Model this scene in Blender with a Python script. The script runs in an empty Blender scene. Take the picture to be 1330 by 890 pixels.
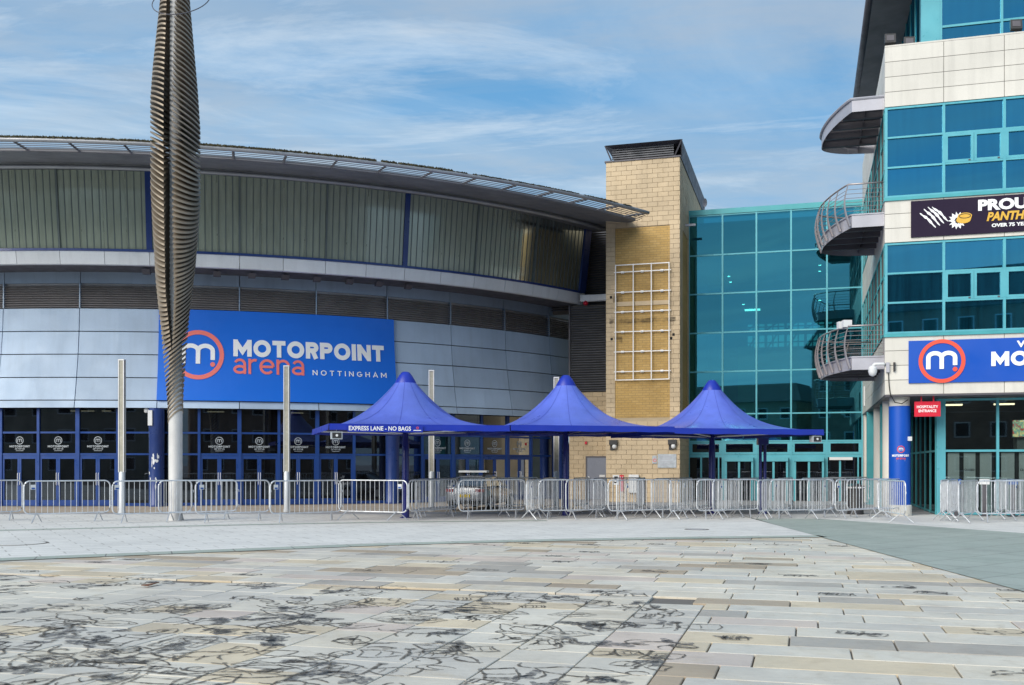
import bpy, math, random
from mathutils import Vector, Matrix, noise
random.seed(7)
R = math.radians
sc = bpy.context.scene
col = sc.collection

# ------------------------------------------------------------------ camera, world, sun, exposure
EYE, FPX, HOR = 1.6, 1330.0, 603.0
cam_d = bpy.data.cameras.new('camera'); cam = bpy.data.objects.new('camera', cam_d); col.objects.link(cam)
cam.location = (0, 0, EYE); cam.rotation_euler = (R(90), 0, 0)
cam_d.sensor_width = 36; cam_d.lens = 36.0; cam_d.shift_y = (HOR - 445) / 1330.0
cam_d.clip_start = .1; cam_d.clip_end = 3000
sc.camera = cam
sc.render.engine = 'CYCLES'; sc.cycles.caustics_reflective = False; sc.cycles.caustics_refractive = False
sc.view_settings.view_transform = 'Standard'; sc.view_settings.look = 'None'
sc.view_settings.exposure = 0.76; sc.view_settings.gamma = 1.0; sc.view_settings.use_curve_mapping = False
SUN_EL, SUN_AZ = 31.0, 221.0           # azimuth clockwise from +Y: behind the camera, to its left

w = bpy.data.worlds.new('World'); sc.world = w; w.use_nodes = True
nt = w.node_tree; nt.nodes.clear()
def N(t, typ, **k):
    n = t.nodes.new(typ)
    for a, b in k.items(): setattr(n, a, b)
    return n
def mth(t, op, a, b=None, clamp=False):
    n = N(t, 'ShaderNodeMath', operation=op, use_clamp=clamp)
    for i, v in enumerate((a, b)):
        if v is None: continue
        if isinstance(v, (int, float)): n.inputs[i].default_value = v
        else: t.links.new(v, n.inputs[i])
    return n.outputs[0]
def mixc(t, f, a, b, mode='MIX'):
    n = N(t, 'ShaderNodeMix', data_type='RGBA', blend_type=mode)
    for s, v in ((n.inputs[0], f), (n.inputs[6], a), (n.inputs[7], b)):
        if isinstance(v, (int, float)): s.default_value = v
        elif isinstance(v, (tuple, list)): s.default_value = (*v[:3], 1)
        else: t.links.new(v, s)
    return n.outputs[2]
def ramp(t, f, stops, interp='LINEAR'):
    n = N(t, 'ShaderNodeValToRGB'); cr = n.color_ramp; cr.interpolation = interp
    while len(cr.elements) < len(stops): cr.elements.new(.5)
    for e, (p, c) in zip(cr.elements, stops):
        e.position = p; e.color = (*c, 1) if len(c) == 3 else c
    t.links.new(f, n.inputs[0]); return n.outputs[0]
sky = N(nt, 'ShaderNodeTexSky', sky_type='NISHITA'); sky.sun_disc = False
sky.sun_elevation = R(SUN_EL); sky.sun_rotation = R(SUN_AZ); sky.air_density = 1.1; sky.dust_density = .5; sky.ozone_density = 1.6
tc = N(nt, 'ShaderNodeTexCoord'); sep = N(nt, 'ShaderNodeSeparateXYZ'); nt.links.new(tc.outputs['Generated'], sep.inputs[0])
zz = mth(nt, 'ADD', mth(nt, 'MAXIMUM', sep.outputs[2], 0.0), .16)
cu = mth(nt, 'DIVIDE', sep.outputs[0], zz); cv = mth(nt, 'DIVIDE', sep.outputs[1], zz)
def cloud(sx, sy, rot, scale, detail, rough, dist, off):
    cb = N(nt, 'ShaderNodeCombineXYZ'); nt.links.new(cu, cb.inputs[0]); nt.links.new(cv, cb.inputs[1])
    mp = N(nt, 'ShaderNodeMapping'); mp.inputs['Rotation'].default_value = (0, 0, R(rot)); mp.inputs['Scale'].default_value = (sx, sy, 1); mp.inputs['Location'].default_value = (off, off * .7, off)
    nt.links.new(cb.outputs[0], mp.inputs[0])
    n = N(nt, 'ShaderNodeTexNoise'); n.inputs['Scale'].default_value = scale; n.inputs['Detail'].default_value = detail
    n.inputs['Roughness'].default_value = rough; n.inputs['Distortion'].default_value = dist
    nt.links.new(mp.outputs[0], n.inputs[0]); return n.outputs[0]
c1 = ramp(nt, cloud(.75, 1.3, 14, 1.0, 10, .60, .7, 3.1), [(.44, (0, 0, 0)), (.70, (1, 1, 1))])
c2 = ramp(nt, cloud(.42, 1.4, -14, 1.7, 13, .66, 1.2, 8.3), [(.50, (0, 0, 0)), (.74, (1, 1, 1))])
c3 = ramp(nt, cloud(.6, 1.25, 4, .95, 11, .62, .8, 15.2), [(.42, (0, 0, 0)), (.60, (1, 1, 1))])
c4 = ramp(nt, cloud(.7, 1.3, 9, 2.6, 12, .66, .6, 21.7), [(.47, (0, 0, 0)), (.66, (1, 1, 1))])
skc = mixc(nt, .88, sky.outputs[0], (.72, 2.40, 4.55))
skc = mixc(nt, mth(nt, 'MULTIPLY', c1, .62), skc, (4.2, 5.0, 5.7))
skc = mixc(nt, mth(nt, 'MULTIPLY', c3, .55), skc, (2.7, 3.35, 4.1))
skc = mixc(nt, mth(nt, 'MULTIPLY', c4, .48), skc, (2.9, 3.45, 4.15))
skc = mixc(nt, mth(nt, 'MULTIPLY', c2, .68), skc, (5.4, 6.0, 6.5))
# the sky pales towards the horizon all the way round
hz = ramp(nt, sep.outputs[2], [(.0, (1, 1, 1)), (.38, (0, 0, 0))])
skc = mixc(nt, mth(nt, 'MULTIPLY', hz, .45), skc, (4.4, 5.8, 6.6))
bg = N(nt, 'ShaderNodeBackground'); bg.inputs[1].default_value = .09; nt.links.new(skc, bg.inputs[0])
wo = N(nt, 'ShaderNodeOutputWorld'); nt.links.new(bg.outputs[0], wo.inputs[0])

sl = bpy.data.lights.new('sun', 'SUN'); sl.energy = 2.3; sl.angle = R(44); sl.color = (1, .93, .82)
so = bpy.data.objects.new('sun', sl); col.objects.link(so)
so.rotation_euler = Vector((-math.sin(R(SUN_AZ)) * math.cos(R(SUN_EL)), -math.cos(R(SUN_AZ)) * math.cos(R(SUN_EL)), -math.sin(R(SUN_EL)))).to_track_quat('-Z', 'Y').to_euler()

# ------------------------------------------------------------------ materials
M = {}
def newmat(name):
    m = bpy.data.materials.new(name); m.use_nodes = True; t = m.node_tree; t.nodes.clear()
    o = N(t, 'ShaderNodeOutputMaterial'); M[name] = m; return m, t, o
def tex_noise(t, scale, detail=4, rough=.55, vec=None, stretch=None, dist=0):
    n = N(t, 'ShaderNodeTexNoise'); n.inputs['Scale'].default_value = scale; n.inputs['Detail'].default_value = detail
    n.inputs['Roughness'].default_value = rough; n.inputs['Distortion'].default_value = dist
    if vec is None: vec = N(t, 'ShaderNodeNewGeometry').outputs['Position']
    if stretch:
        mp = N(t, 'ShaderNodeMapping'); mp.inputs['Scale'].default_value = stretch; t.links.new(vec, mp.inputs[0]); vec = mp.outputs[0]
    t.links.new(vec, n.inputs[0]); return n.outputs[0]
def pm(name, c, rough=.5, metal=0, var=.14, scale=1.3, bump=.0, bscale=60, streak=0, spec=.5, island=0, objrand=0, fine=.05, coat=0):
    """painted / solid surface: base colour with cloudy wear, streaks and fine relief"""
    m, t, o = newmat(name); p = N(t, 'ShaderNodeBsdfPrincipled'); t.links.new(p.outputs[0], o.inputs[0])
    f = ramp(t, tex_noise(t, scale, 5), [(.3, (1 - var,) * 3), (.7, (1 + var,) * 3)])
    c0 = mixc(t, 1.0, c, f, 'MULTIPLY')
    if fine:
        g = ramp(t, tex_noise(t, bscale, 3), [(.3, (1 - fine,) * 3), (.7, (1 + fine,) * 3)]); c0 = mixc(t, 1.0, c0, g, 'MULTIPLY')
    if streak:
        s = ramp(t, tex_noise(t, 3.2, 5, .6, stretch=(1, 1, .07)), [(.5, (1, 1, 1)), (.78, (1 - streak,) * 3)]); c0 = mixc(t, 1.0, c0, s, 'MULTIPLY')
    if island:
        g = N(t, 'ShaderNodeNewGeometry'); s = ramp(t, g.outputs['Random Per Island'], [(0, (1 - island,) * 3), (1, (1 + island,) * 3)]); c0 = mixc(t, 1.0, c0, s, 'MULTIPLY')
    if objrand:
        g = N(t, 'ShaderNodeObjectInfo'); s = ramp(t, g.outputs['Random'], [(0, (1 - objrand,) * 3), (1, (1 + objrand,) * 3)]); c0 = mixc(t, 1.0, c0, s, 'MULTIPLY')
    t.links.new(c0, p.inputs['Base Color'])
    rr = ramp(t, tex_noise(t, scale * 2.3, 4), [(.3, (max(rough - .1, .02),) * 3), (.7, (min(rough + .12, 1),) * 3)]); t.links.new(rr, p.inputs['Roughness'])
    p.inputs['Metallic'].default_value = metal; p.inputs['Specular IOR Level'].default_value = spec; p.inputs['Coat Weight'].default_value = coat
    if bump:
        b = N(t, 'ShaderNodeBump'); b.inputs['Strength'].default_value = bump; b.inputs['Distance'].default_value = .02
        t.links.new(tex_noise(t, bscale, 5), b.inputs['Height']); t.links.new(b.outputs[0], p.inputs['Normal'])
    return m
def glassmat(name, tint, refl, gloss=.4, body=(.01, .015, .02), bodyw=.3, rough=.015, wav=.03, streak=.45):
    """tinted window glass: see-through tint, dark body, mirror reflection and a little pane waviness"""
    m, t, o = newmat(name)
    tr = N(t, 'ShaderNodeBsdfTransparent'); tr.inputs[0].default_value = (*tint, 1)
    df = N(t, 'ShaderNodeBsdfDiffuse'); df.inputs[0].default_value = (*body, 1)
    gl = N(t, 'ShaderNodeBsdfGlossy'); gl.inputs[0].default_value = (*refl, 1); gl.inputs[1].default_value = rough
    oi = N(t, 'ShaderNodeObjectInfo'); t.links.new(mixc(t, 1.0, refl, ramp(t, oi.outputs['Random'], [(0, (.80,) * 3), (1, (1.12,) * 3)]), 'MULTIPLY'), gl.inputs[0])
    st = ramp(t, tex_noise(t, 7, 4, .6, stretch=(1, 1, .06)), [(.3, (1 - streak,) * 3), (.7, (1 + streak,) * 3)]); t.links.new(mixc(t, 1.0, body, st, 'MULTIPLY'), df.inputs[0])
    b = N(t, 'ShaderNodeBump'); b.inputs['Strength'].default_value = wav; b.inputs['Distance'].default_value = .05
    t.links.new(tex_noise(t, .9, 1), b.inputs['Height']); t.links.new(b.outputs[0], gl.inputs[2])
    m1 = N(t, 'ShaderNodeMixShader'); m1.inputs[0].default_value = bodyw; t.links.new(tr.outputs[0], m1.inputs[1]); t.links.new(df.outputs[0], m1.inputs[2])
    lw = N(t, 'ShaderNodeLayerWeight'); lw.inputs[0].default_value = .35
    fac = mth(t, 'ADD', mth(t, 'MULTIPLY', lw.outputs[0], 1 - gloss), gloss, True)
    m2 = N(t, 'ShaderNodeMixShader'); t.links.new(fac, m2.inputs[0]); t.links.new(m1.outputs[0], m2.inputs[1]); t.links.new(gl.outputs[0], m2.inputs[2])
    t.links.new(m2.outputs[0], o.inputs[0]); return m
def emit(name, c, s):
    m, t, o = newmat(name); e = N(t, 'ShaderNodeEmission'); e.inputs[0].default_value = (*c, 1); e.inputs[1].default_value = s
    t.links.new(e.outputs[0], o.inputs[0]); return m

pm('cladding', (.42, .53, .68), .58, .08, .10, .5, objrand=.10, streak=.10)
pm('cladding_shaded', (.30, .375, .48), .45, .3, .10, .5, objrand=.05, streak=.15)  # cladding colour darkened to carry the shade under the fascia
pm('louvre', (.46, .43, .43), .5, .4, .12, 1.0)
pm('louvre_charcoal', (.085, .09, .105), .5, .3, .12, 1.0)
pm('fascia_white', (.78, .80, .83), .4, .1, .06, .6, objrand=.05, streak=.12)
pm('soffit_grey', (.18, .185, .20), .6, .2, .2, .8)
pm('rim_grey', (.33, .34, .36), .45, .5, .12, .8)
pm('slat_white', (.55, .58, .62), .45, .3, .08)
pm('roof_metal', (.30, .31, .33), .5, .4, .1)
pm('moss', (.05, .045, .02), .9, 0, .4, 5)
pm('arena_blue', (.014, .042, .19), .35, .1, .1, coat=.2)
pm('arena_blue_door', (.014, .058, .25), .35, .1, .08, coat=.2)
pm('banner_blue', (.0, .145, .72), .45, 0, .04, .4, fine=.01)
pm('banner_navy', (.0, .075, .46), .45, 0, .04, .4, fine=.01)
pm('banner_dark', (.022, .014, .035), .7, 0, .06, .4, spec=.2)
pm('print_white', (.90, .91, .92), .5, 0, .03)
pm('print_coral', (.88, .20, .17), .5, 0, .03)
pm('print_red', (.80, .09, .05), .5, 0, .03)
pm('print_gold', (.72, .42, .05), .5, 0, .08, 8)
pm('print_grey', (.42, .46, .5), .5, 0, .2, 6)
pm('print_black', (.02, .02, .02), .5, 0, .05)
pm('sign_red', (.62, .008, .035), .4, 0, .05)
pm('sandstone', (.58, .455, .30), .8, 0, .10, .8, bump=.25, bscale=30, island=.06, streak=.14)
pm('mortar', (.47, .38, .26), .9, 0, .1, 2)
pm('cream_panel', (.66, .635, .58), .55, 0, .06, .7, objrand=.05, streak=.16, bump=.05)
pm('joint_dark', (.15, .135, .12), .9, 0, .1)
pm('teal_frame', (.07, .36, .40), .38, .15, .08)
pm('teal_bright', (.11, .42, .50), .35, .15, .06)
pm('steel_grey', (.42, .42, .47), .45, .3, .1)
pm('steel_dark', (.10, .095, .11), .55, .2, .15)
pm('rail_steel', (.42, .38, .38), .4, .6, .1)
pm('white_metal', (.84, .85, .86), .4, .1, .05)
pm('galvanised', (.72, .74, .77), .36, .55, .16, 6, bscale=120)
pm('galvanised_foot', (.55, .57, .60), .45, .5, .16, 6, bscale=120)
pm('mast_grey', (.70, .69, .68), .5, .2, .10, 1.5, streak=.12)
pm('fin_bronze', (.25, .205, .155), .45, .3, .2, 2.0, bump=.05, bscale=40, objrand=.12)
pm('pole_sleeve', (.60, .62, .64), .4, .2, .06)
pm('pole_glass', (.42, .40, .33), .25, .1, .15, 2)
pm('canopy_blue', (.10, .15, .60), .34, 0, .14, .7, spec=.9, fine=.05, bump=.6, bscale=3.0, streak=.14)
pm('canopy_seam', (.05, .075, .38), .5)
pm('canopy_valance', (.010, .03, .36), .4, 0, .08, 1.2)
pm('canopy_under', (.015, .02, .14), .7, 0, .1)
pm('post_navy', (.01, .015, .16), .3, .1, .1, coat=.3)
pm('trellis_white', (.90, .90, .90), .4, 0, .03)
pm('brick_dark', (.30, .19, .13), .85, 0, .25, .6)
pm('brick_buff', (.42, .36, .26), .85, 0, .2, .6)
pm('roof_slate', (.05, .05, .06), .7, 0, .2)
pm('interior_dark', (.06, .058, .062), .8, 0, .3, 1.0)
pm('interior_mid', (.22, .24, .23), .8, 0, .15, .7)
pm('interior_floor', (.16, .14, .12), .5, 0, .2)
pm('interior_green', (.55, .62, .20), .7, 0, .1)
pm('interior_pale', (.55, .62, .56), .7, 0, .08)
pm('gallery_wall', (.74, .75, .62), .8, 0, .12, .35)
pm('blind_pale', (.78, .82, .80), .7, 0, .05, 2)
pm('door_grey', (.20, .22, .28), .5, 0, .08)
pm('rubber', (.015, .015, .015), .8)
pm('car_silver', (.30, .31, .335), .28, .75, .05, coat=.6)
pm('plate_yellow', (.75, .52, .02), .4)
pm('lamp_red', (.35, .008, .012), .2, coat=.5)
pm('bin_black', (.03, .03, .032), .5, 0, .2)
pm('box_white', (.70, .71, .72), .5, 0, .06)
pm('box_blue', (.02, .09, .35), .4)
pm('light_fin', (.13, .16, .16), .5)
emit('tube_light', (1, .86, .52), 1.6); emit('downlight', (1, .88, .62), 6); emit('window_glow', (.42, .72, .68), .62); emit('ceiling_panel', (1, .95, .70), .8)
glassmat('glass_ground', (.34, .37, .40), (.55, .62, .70), .07, (.008, .009, .012), .45)
glassmat('glass_link', (.22, .60, .66), (.17, .66, .80), .32, (.004, .05, .07), .15, wav=.06)
glassmat('glass_blue', (.10, .35, .48), (.13, .54, .78), .50, (.004, .05, .085), .70, wav=.05)
glassmat('glass_shop', (.84, .90, .90), (.55, .70, .74), .07, (.008, .012, .014), .04)
# greenish profiled glass of the upper gallery: half frosted body, half see-through
glassmat('glass_gallery', (.72, .78, .70), (.70, .78, .76), .10, (.56, .62, .50), .58, rough=.12, streak=.10, wav=.01)
glassmat('glass_car', (.03, .03, .035), (.6, .65, .7), .05, (.01, .01, .012), .6)

def brickmat(name, c1, c2, mortar, bw, bh, axes, msize=.012, rough=.85, rot=0, bump=.4, stain=0, var=.1):
    m, t, o = newmat(name); p = N(t, 'ShaderNodeBsdfPrincipled'); t.links.new(p.outputs[0], o.inputs[0])
    pos = N(t, 'ShaderNodeNewGeometry').outputs['Position']
    mp = N(t, 'ShaderNodeMapping'); mp.inputs['Rotation'].default_value = (0, 0, rot); t.links.new(pos, mp.inputs[0])
    s = N(t, 'ShaderNodeSeparateXYZ'); t.links.new(mp.outputs[0], s.inputs[0]); cb = N(t, 'ShaderNodeCombineXYZ')
    t.links.new(s.outputs[axes[0]], cb.inputs[0]); t.links.new(s.outputs[axes[1]], cb.inputs[1])
    b = N(t, 'ShaderNodeTexBrick'); t.links.new(cb.outputs[0], b.inputs[0])
    b.inputs['Color1'].default_value = (*c1, 1); b.inputs['Color2'].default_value = (*c2, 1); b.inputs['Mortar'].default_value = (*mortar, 1)
    b.inputs['Scale'].default_value = 1; b.inputs['Brick Width'].default_value = bw; b.inputs['Row Height'].default_value = bh
    b.inputs['Mortar Size'].default_value = msize; b.inputs['Bias'].default_value = 0; b.inputs['Mortar Smooth'].default_value = .3
    v = ramp(t, tex_noise(t, .45, 6, .6), [(.3, (1 - var,) * 3), (.7, (1 + var,) * 3)]); c = mixc(t, 1.0, b.outputs[0], v, 'MULTIPLY')
    v = ramp(t, tex_noise(t, 14, 4, .6), [(.3, (.93,) * 3), (.7, (1.05,) * 3)]); c = mixc(t, 1.0, c, v, 'MULTIPLY')
    if stain:
        v = ramp(t, tex_noise(t, 17, 2, .5), [(.68, (1, 1, 1)), (.76, (.80, .79, .78))]); c = mixc(t, 1.0, c, v, 'MULTIPLY')
        v = ramp(t, tex_noise(t, 1.1, 7, .65, dist=.6), [(.5, (1, 1, 1)), (.72, (1 - stain, 1 - stain, 1 - stain))]); c = mixc(t, 1.0, c, v, 'MULTIPLY')
    t.links.new(c, p.inputs['Base Color']); p.inputs['Roughness'].default_value = rough
    bp = N(t, 'ShaderNodeBump'); bp.inputs['Strength'].default_value = bump; bp.inputs['Distance'].default_value = .01; bp.invert = True
    t.links.new(b.outputs['Fac'], bp.inputs['Height']); t.links.new(bp.outputs[0], p.inputs['Normal']); return m
ROT = R(16)
brickmat('brick_ochre', (.47, .30, .10), (.53, .35, .13), (.34, .23, .10), .30, .10, (0, 2), .010, rot=ROT, var=.16, stain=.15)
brickmat('brick_sand', (.50, .39, .23), (.56, .44, .27), (.40, .32, .2), .44, .21, (0, 2), .012, rot=ROT)
brickmat('brick_sand_side', (.50, .39, .23), (.56, .44, .27), (.40, .32, .2), .44, .21, (1, 2), .012, rot=ROT)
brickmat('paving_light', (.67, .66, .63), (.71, .695, .66), (.46, .44, .41), .9, .45, (0, 1), .016, .75, rot=R(-30), bump=.3, stain=.14, var=.07)
brickmat('paving_green', (.33, .375, .335), (.36, .40, .36), (.22, .235, .21), .9, .9, (0, 1), .016, .72, rot=R(-38), bump=.15, stain=.16, var=.08)
brickmat('paving_greenband', (.36, .41, .36), (.39, .43, .38), (.2, .2, .19), 1.1, 3.0, (0, 1), .014, .75, rot=R(-20), bump=.3, stain=.15)
brickmat('paving_tan', (.44, .36, .28), (.47, .40, .32), (.33, .28, .23), .4, .2, (0, 1), .01, .85, rot=R(-16), bump=.25, stain=.1)
brickmat('paving_grey', (.36, .36, .38), (.40, .40, .41), (.25, .25, .25), .6, .4, (0, 1), .012, .8, rot=R(16), bump=.25, stain=.2)
# natural stone paving: tint chosen per stone (face attribute), with veins, dirt and worn patches
def stonemat():
    m, t, o = newmat('paving_stone'); p = N(t, 'ShaderNodeBsdfPrincipled'); t.links.new(p.outputs[0], o.inputs[0])
    a = N(t, 'ShaderNodeAttribute', attribute_name='rnd')
    c = ramp(t, a.outputs['Fac'], [(0, (.57, .545, .49)), (.18, (.615, .585, .52)), (.34, (.535, .515, .475)), (.47, (.61, .57, .49)), (.58, (.59, .51, .385)), (.70, (.55, .475, .36)), (.78, (.56, .49, .44)), (.86, (.40, .375, .34)), (.93, (.40, .33, .25)), (1, (.27, .255, .245))], 'CONSTANT')
    v = ramp(t, tex_noise(t, .9, 6, .6, dist=.4), [(.25, (.84, .85, .87)), (.75, (1.10, 1.08, 1.05))]); c = mixc(t, 1.0, c, v, 'MULTIPLY')
    v = ramp(t, tex_noise(t, 6, 6, .65, stretch=(1, 3, 1)), [(.3, (.93,) * 3), (.7, (1.06,) * 3)]); c = mixc(t, 1.0, c, v, 'MULTIPLY')
    rust = ramp(t, tex_noise(t, 1.7, 5, .6, dist=1), [(.56, (0, 0, 0)), (.75, (1, 1, 1))]); c = mixc(t, mth(t, 'MULTIPLY', rust, .35), c, (.52, .42, .28))
    d = ramp(t, tex_noise(t, 2.4, 8, .7, dist=.7), [(.54, (1, 1, 1)), (.76, (.76, .73, .69))]); c = mixc(t, 1.0, c, d, 'MULTIPLY')
    d = ramp(t, tex_noise(t, .55, 7, .65, dist=.5), [(.40, (1.16, 1.15, 1.12)), (.64, (1.0, .98, .95))]); c = mixc(t, 1.0, c, d, 'MULTIPLY')
    d = ramp(t, tex_noise(t, 48, 2, .5), [(.66, (1, 1, 1)), (.74, (.72, .71, .70))]); c = mixc(t, 1.0, c, d, 'MULTIPLY')
    t.links.new(c, p.inputs['Base Color'])
    t.links.new(ramp(t, tex_noise(t, 1.3, 4), [(.3, (.42,) * 3), (.7, (.72,) * 3)]), p.inputs['Roughness'])
    b = N(t, 'ShaderNodeBump'); b.inputs['Strength'].default_value = .22; b.inputs['Distance'].default_value = .01
    t.links.new(tex_noise(t, 22, 7, .65), b.inputs['Height']); t.links.new(b.outputs[0], p.inputs['Normal'])
stonemat()
def engravemat(nm, cc, lo, hi, a, b):
    m, t, o = newmat(nm); p = N(t, 'ShaderNodeBsdfPrincipled'); p.inputs['Base Color'].default_value = (*cc, 1); p.inputs['Roughness'].default_value = .8
    tr = N(t, 'ShaderNodeBsdfTransparent'); mx = N(t, 'ShaderNodeMixShader')
    f = ramp(t, tex_noise(t, 13, 7, .72), [(lo, (a,) * 3), (hi, (b,) * 3)]); t.links.new(f, mx.inputs[0])
    t.links.new(tr.outputs[0], mx.inputs[1]); t.links.new(p.outputs[0], mx.inputs[2]); t.links.new(mx.outputs[0], o.inputs[0])
engravemat('engraving', (.10, .088, .075), .34, .58, .15, .88); engravemat('smudge', (.13, .13, .14), .34, .62, .0, .80)
def screenmat():
    m, t, o = newmat('screen_picture'); e = N(t, 'ShaderNodeEmission'); e.inputs[1].default_value = .7
    n = tex_noise(t, 5, 3, .6, dist=1.2)
    t.links.new(ramp(t, n, [(.3, (.03, .05, .06)), (.42, (.55, .10, .06)), (.5, (.10, .45, .35)), (.58, (.75, .6, .2)), (.7, (.6, .8, .75))]), e.inputs[0]); t.links.new(e.outputs[0], o.inputs[0])
screenmat()

# ------------------------------------------------------------------ mesh helpers
WL = {}                                   # world location of every object made
class MB:
    def __init__(s): s.v = []; s.f = []; s.r = []
    def add(s, vs, fs, r=0.0):
        n = len(s.v); s.v += [Vector(v) for v in vs]; s.f += [tuple(i + n for i in f) for f in fs]; s.r += [r] * len(fs); return s
    def hexa(s, p, r=0.0):                # 8 points: bottom ring 0-3, top ring 4-7
        return s.add(p, [(3, 2, 1, 0), (4, 5, 6, 7), (0, 1, 5, 4), (1, 2, 6, 5), (2, 3, 7, 6), (3, 0, 4, 7)], r)
    def box(s, x0, x1, y0, y1, z0, z1, fn=None, r=0.0):
        p = [(x0, y0, z0), (x1, y0, z0), (x1, y1, z0), (x0, y1, z0), (x0, y0, z1), (x1, y0, z1), (x1, y1, z1), (x0, y1, z1)]
        return s.hexa([fn(*q) for q in p] if fn else p, r)
    def tube(s, pts, rad, n=6, closed=False, cap=True):
        pts = [Vector(p) for p in pts]; m = len(pts); rings = []
        for i, p in enumerate(pts):
            a = pts[(i - 1) % m] if (closed or i) else p; b = pts[(i + 1) % m] if (closed or i < m - 1) else p
            d = (b - a).normalized(); up = Vector((0, 0, 1)) if abs(d.z) < .9 else Vector((1, 0, 0))
            x = d.cross(up).normalized(); y = x.cross(d)
            rr = rad[i] if isinstance(rad, (list, tuple)) else rad
            rings.append([p + (x * math.cos(2 * math.pi * k / n) + y * math.sin(2 * math.pi * k / n)) * rr for k in range(n)])
        vs = [q for g in rings for q in g]; fs = []
        for i in range(m if closed else m - 1):
            j = (i + 1) % m
            for k in range(n): fs.append((i * n + k, i * n + (k + 1) % n, j * n + (k + 1) % n, j * n + k))
        if not closed and cap: fs += [tuple(range(n - 1, -1, -1)), tuple((m - 1) * n + k for k in range(n))]
        return s.add(vs, fs)
    def lathe(s, c, prof, n=24):          # profile of (radius, z) about a vertical axis through c
        vs = []; fs = []
        for (rr, z) in prof:
            for k in range(n): vs.append((c[0] + rr * math.cos(2 * math.pi * k / n), c[1] + rr * math.sin(2 * math.pi * k / n), c[2] + z))
        for i in range(len(prof) - 1):
            for k in range(n): fs.append((i * n + k, i * n + (k + 1) % n, (i + 1) * n + (k + 1) % n, (i + 1) * n + k))
        fs.append(tuple(range(n - 1, -1, -1))); fs.append(tuple((len(prof) - 1) * n + k for k in range(n)))
        return s.add(vs, fs)
    def grid(s, fn, nu, nv):              # fn(i/nu, j/nv)
        vs = [fn(i / nu, j / nv) for j in range(nv + 1) for i in range(nu + 1)]
        return s.add(vs, [(j * (nu + 1) + i, j * (nu + 1) + i + 1, (j + 1) * (nu + 1) + i + 1, (j + 1) * (nu + 1) + i) for j in range(nv) for i in range(nu)])
    def prism(s, pts, z0, z1, fn):        # polygon (x, y) extruded z0..z1 through fn
        n = len(pts); vs = [fn(x, y, z0) for x, y in pts] + [fn(x, y, z1) for x, y in pts]
        return s.add(vs, [tuple(range(n - 1, -1, -1)), tuple(range(n, 2 * n))] + [(i, (i + 1) % n, n + (i + 1) % n, n + i) for i in range(n)])
    def build(s, name, mat, parent=None, smooth=False, local=False, rnd=False):
        lo = Vector([min(v[i] for v in s.v) for i in range(3)]); hi = Vector([max(v[i] for v in s.v) for i in range(3)])
        c = Vector((0, 0, 0)) if local else Vector(((lo.x + hi.x) / 2, (lo.y + hi.y) / 2, lo.z))
        me = bpy.data.meshes.new(name); me.from_pydata([v - c for v in s.v], [], s.f); me.materials.append(M[mat])
        if rnd:
            a = me.attributes.new('rnd', 'FLOAT', 'FACE'); a.data.foreach_set('value', s.r)
        if smooth: me.shade_smooth() if smooth is True else me.set_sharp_from_angle(angle=R(smooth)) if False else me.shade_smooth()
        if smooth and smooth is not True: me.set_sharp_from_angle(angle=R(smooth))
        return link(name, me, c, parent)
def link(name, data, c, parent=None):
    o = bpy.data.objects.new(name, data); col.objects.link(o); c = Vector(c)
    if parent is not None: o.parent = parent; o.location = c - WL[parent.name]
    else: o.location = c
    WL[o.name] = c; return o
def tag(o, label=None, cat=None, group=None, kind=None):
    for k, v in (('label', label), ('category', cat), ('group', group), ('kind', kind)):
        if v: o[k] = v
    return o
def thing(name, loc, label, cat, group=None): return tag(link(name, None, loc), label, cat, group)
def copy_tree(o, parent=None):
    c = o.copy(); col.objects.link(c); c.parent = parent
    for ch in list(o.children): copy_tree(ch, c)
    return c

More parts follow.
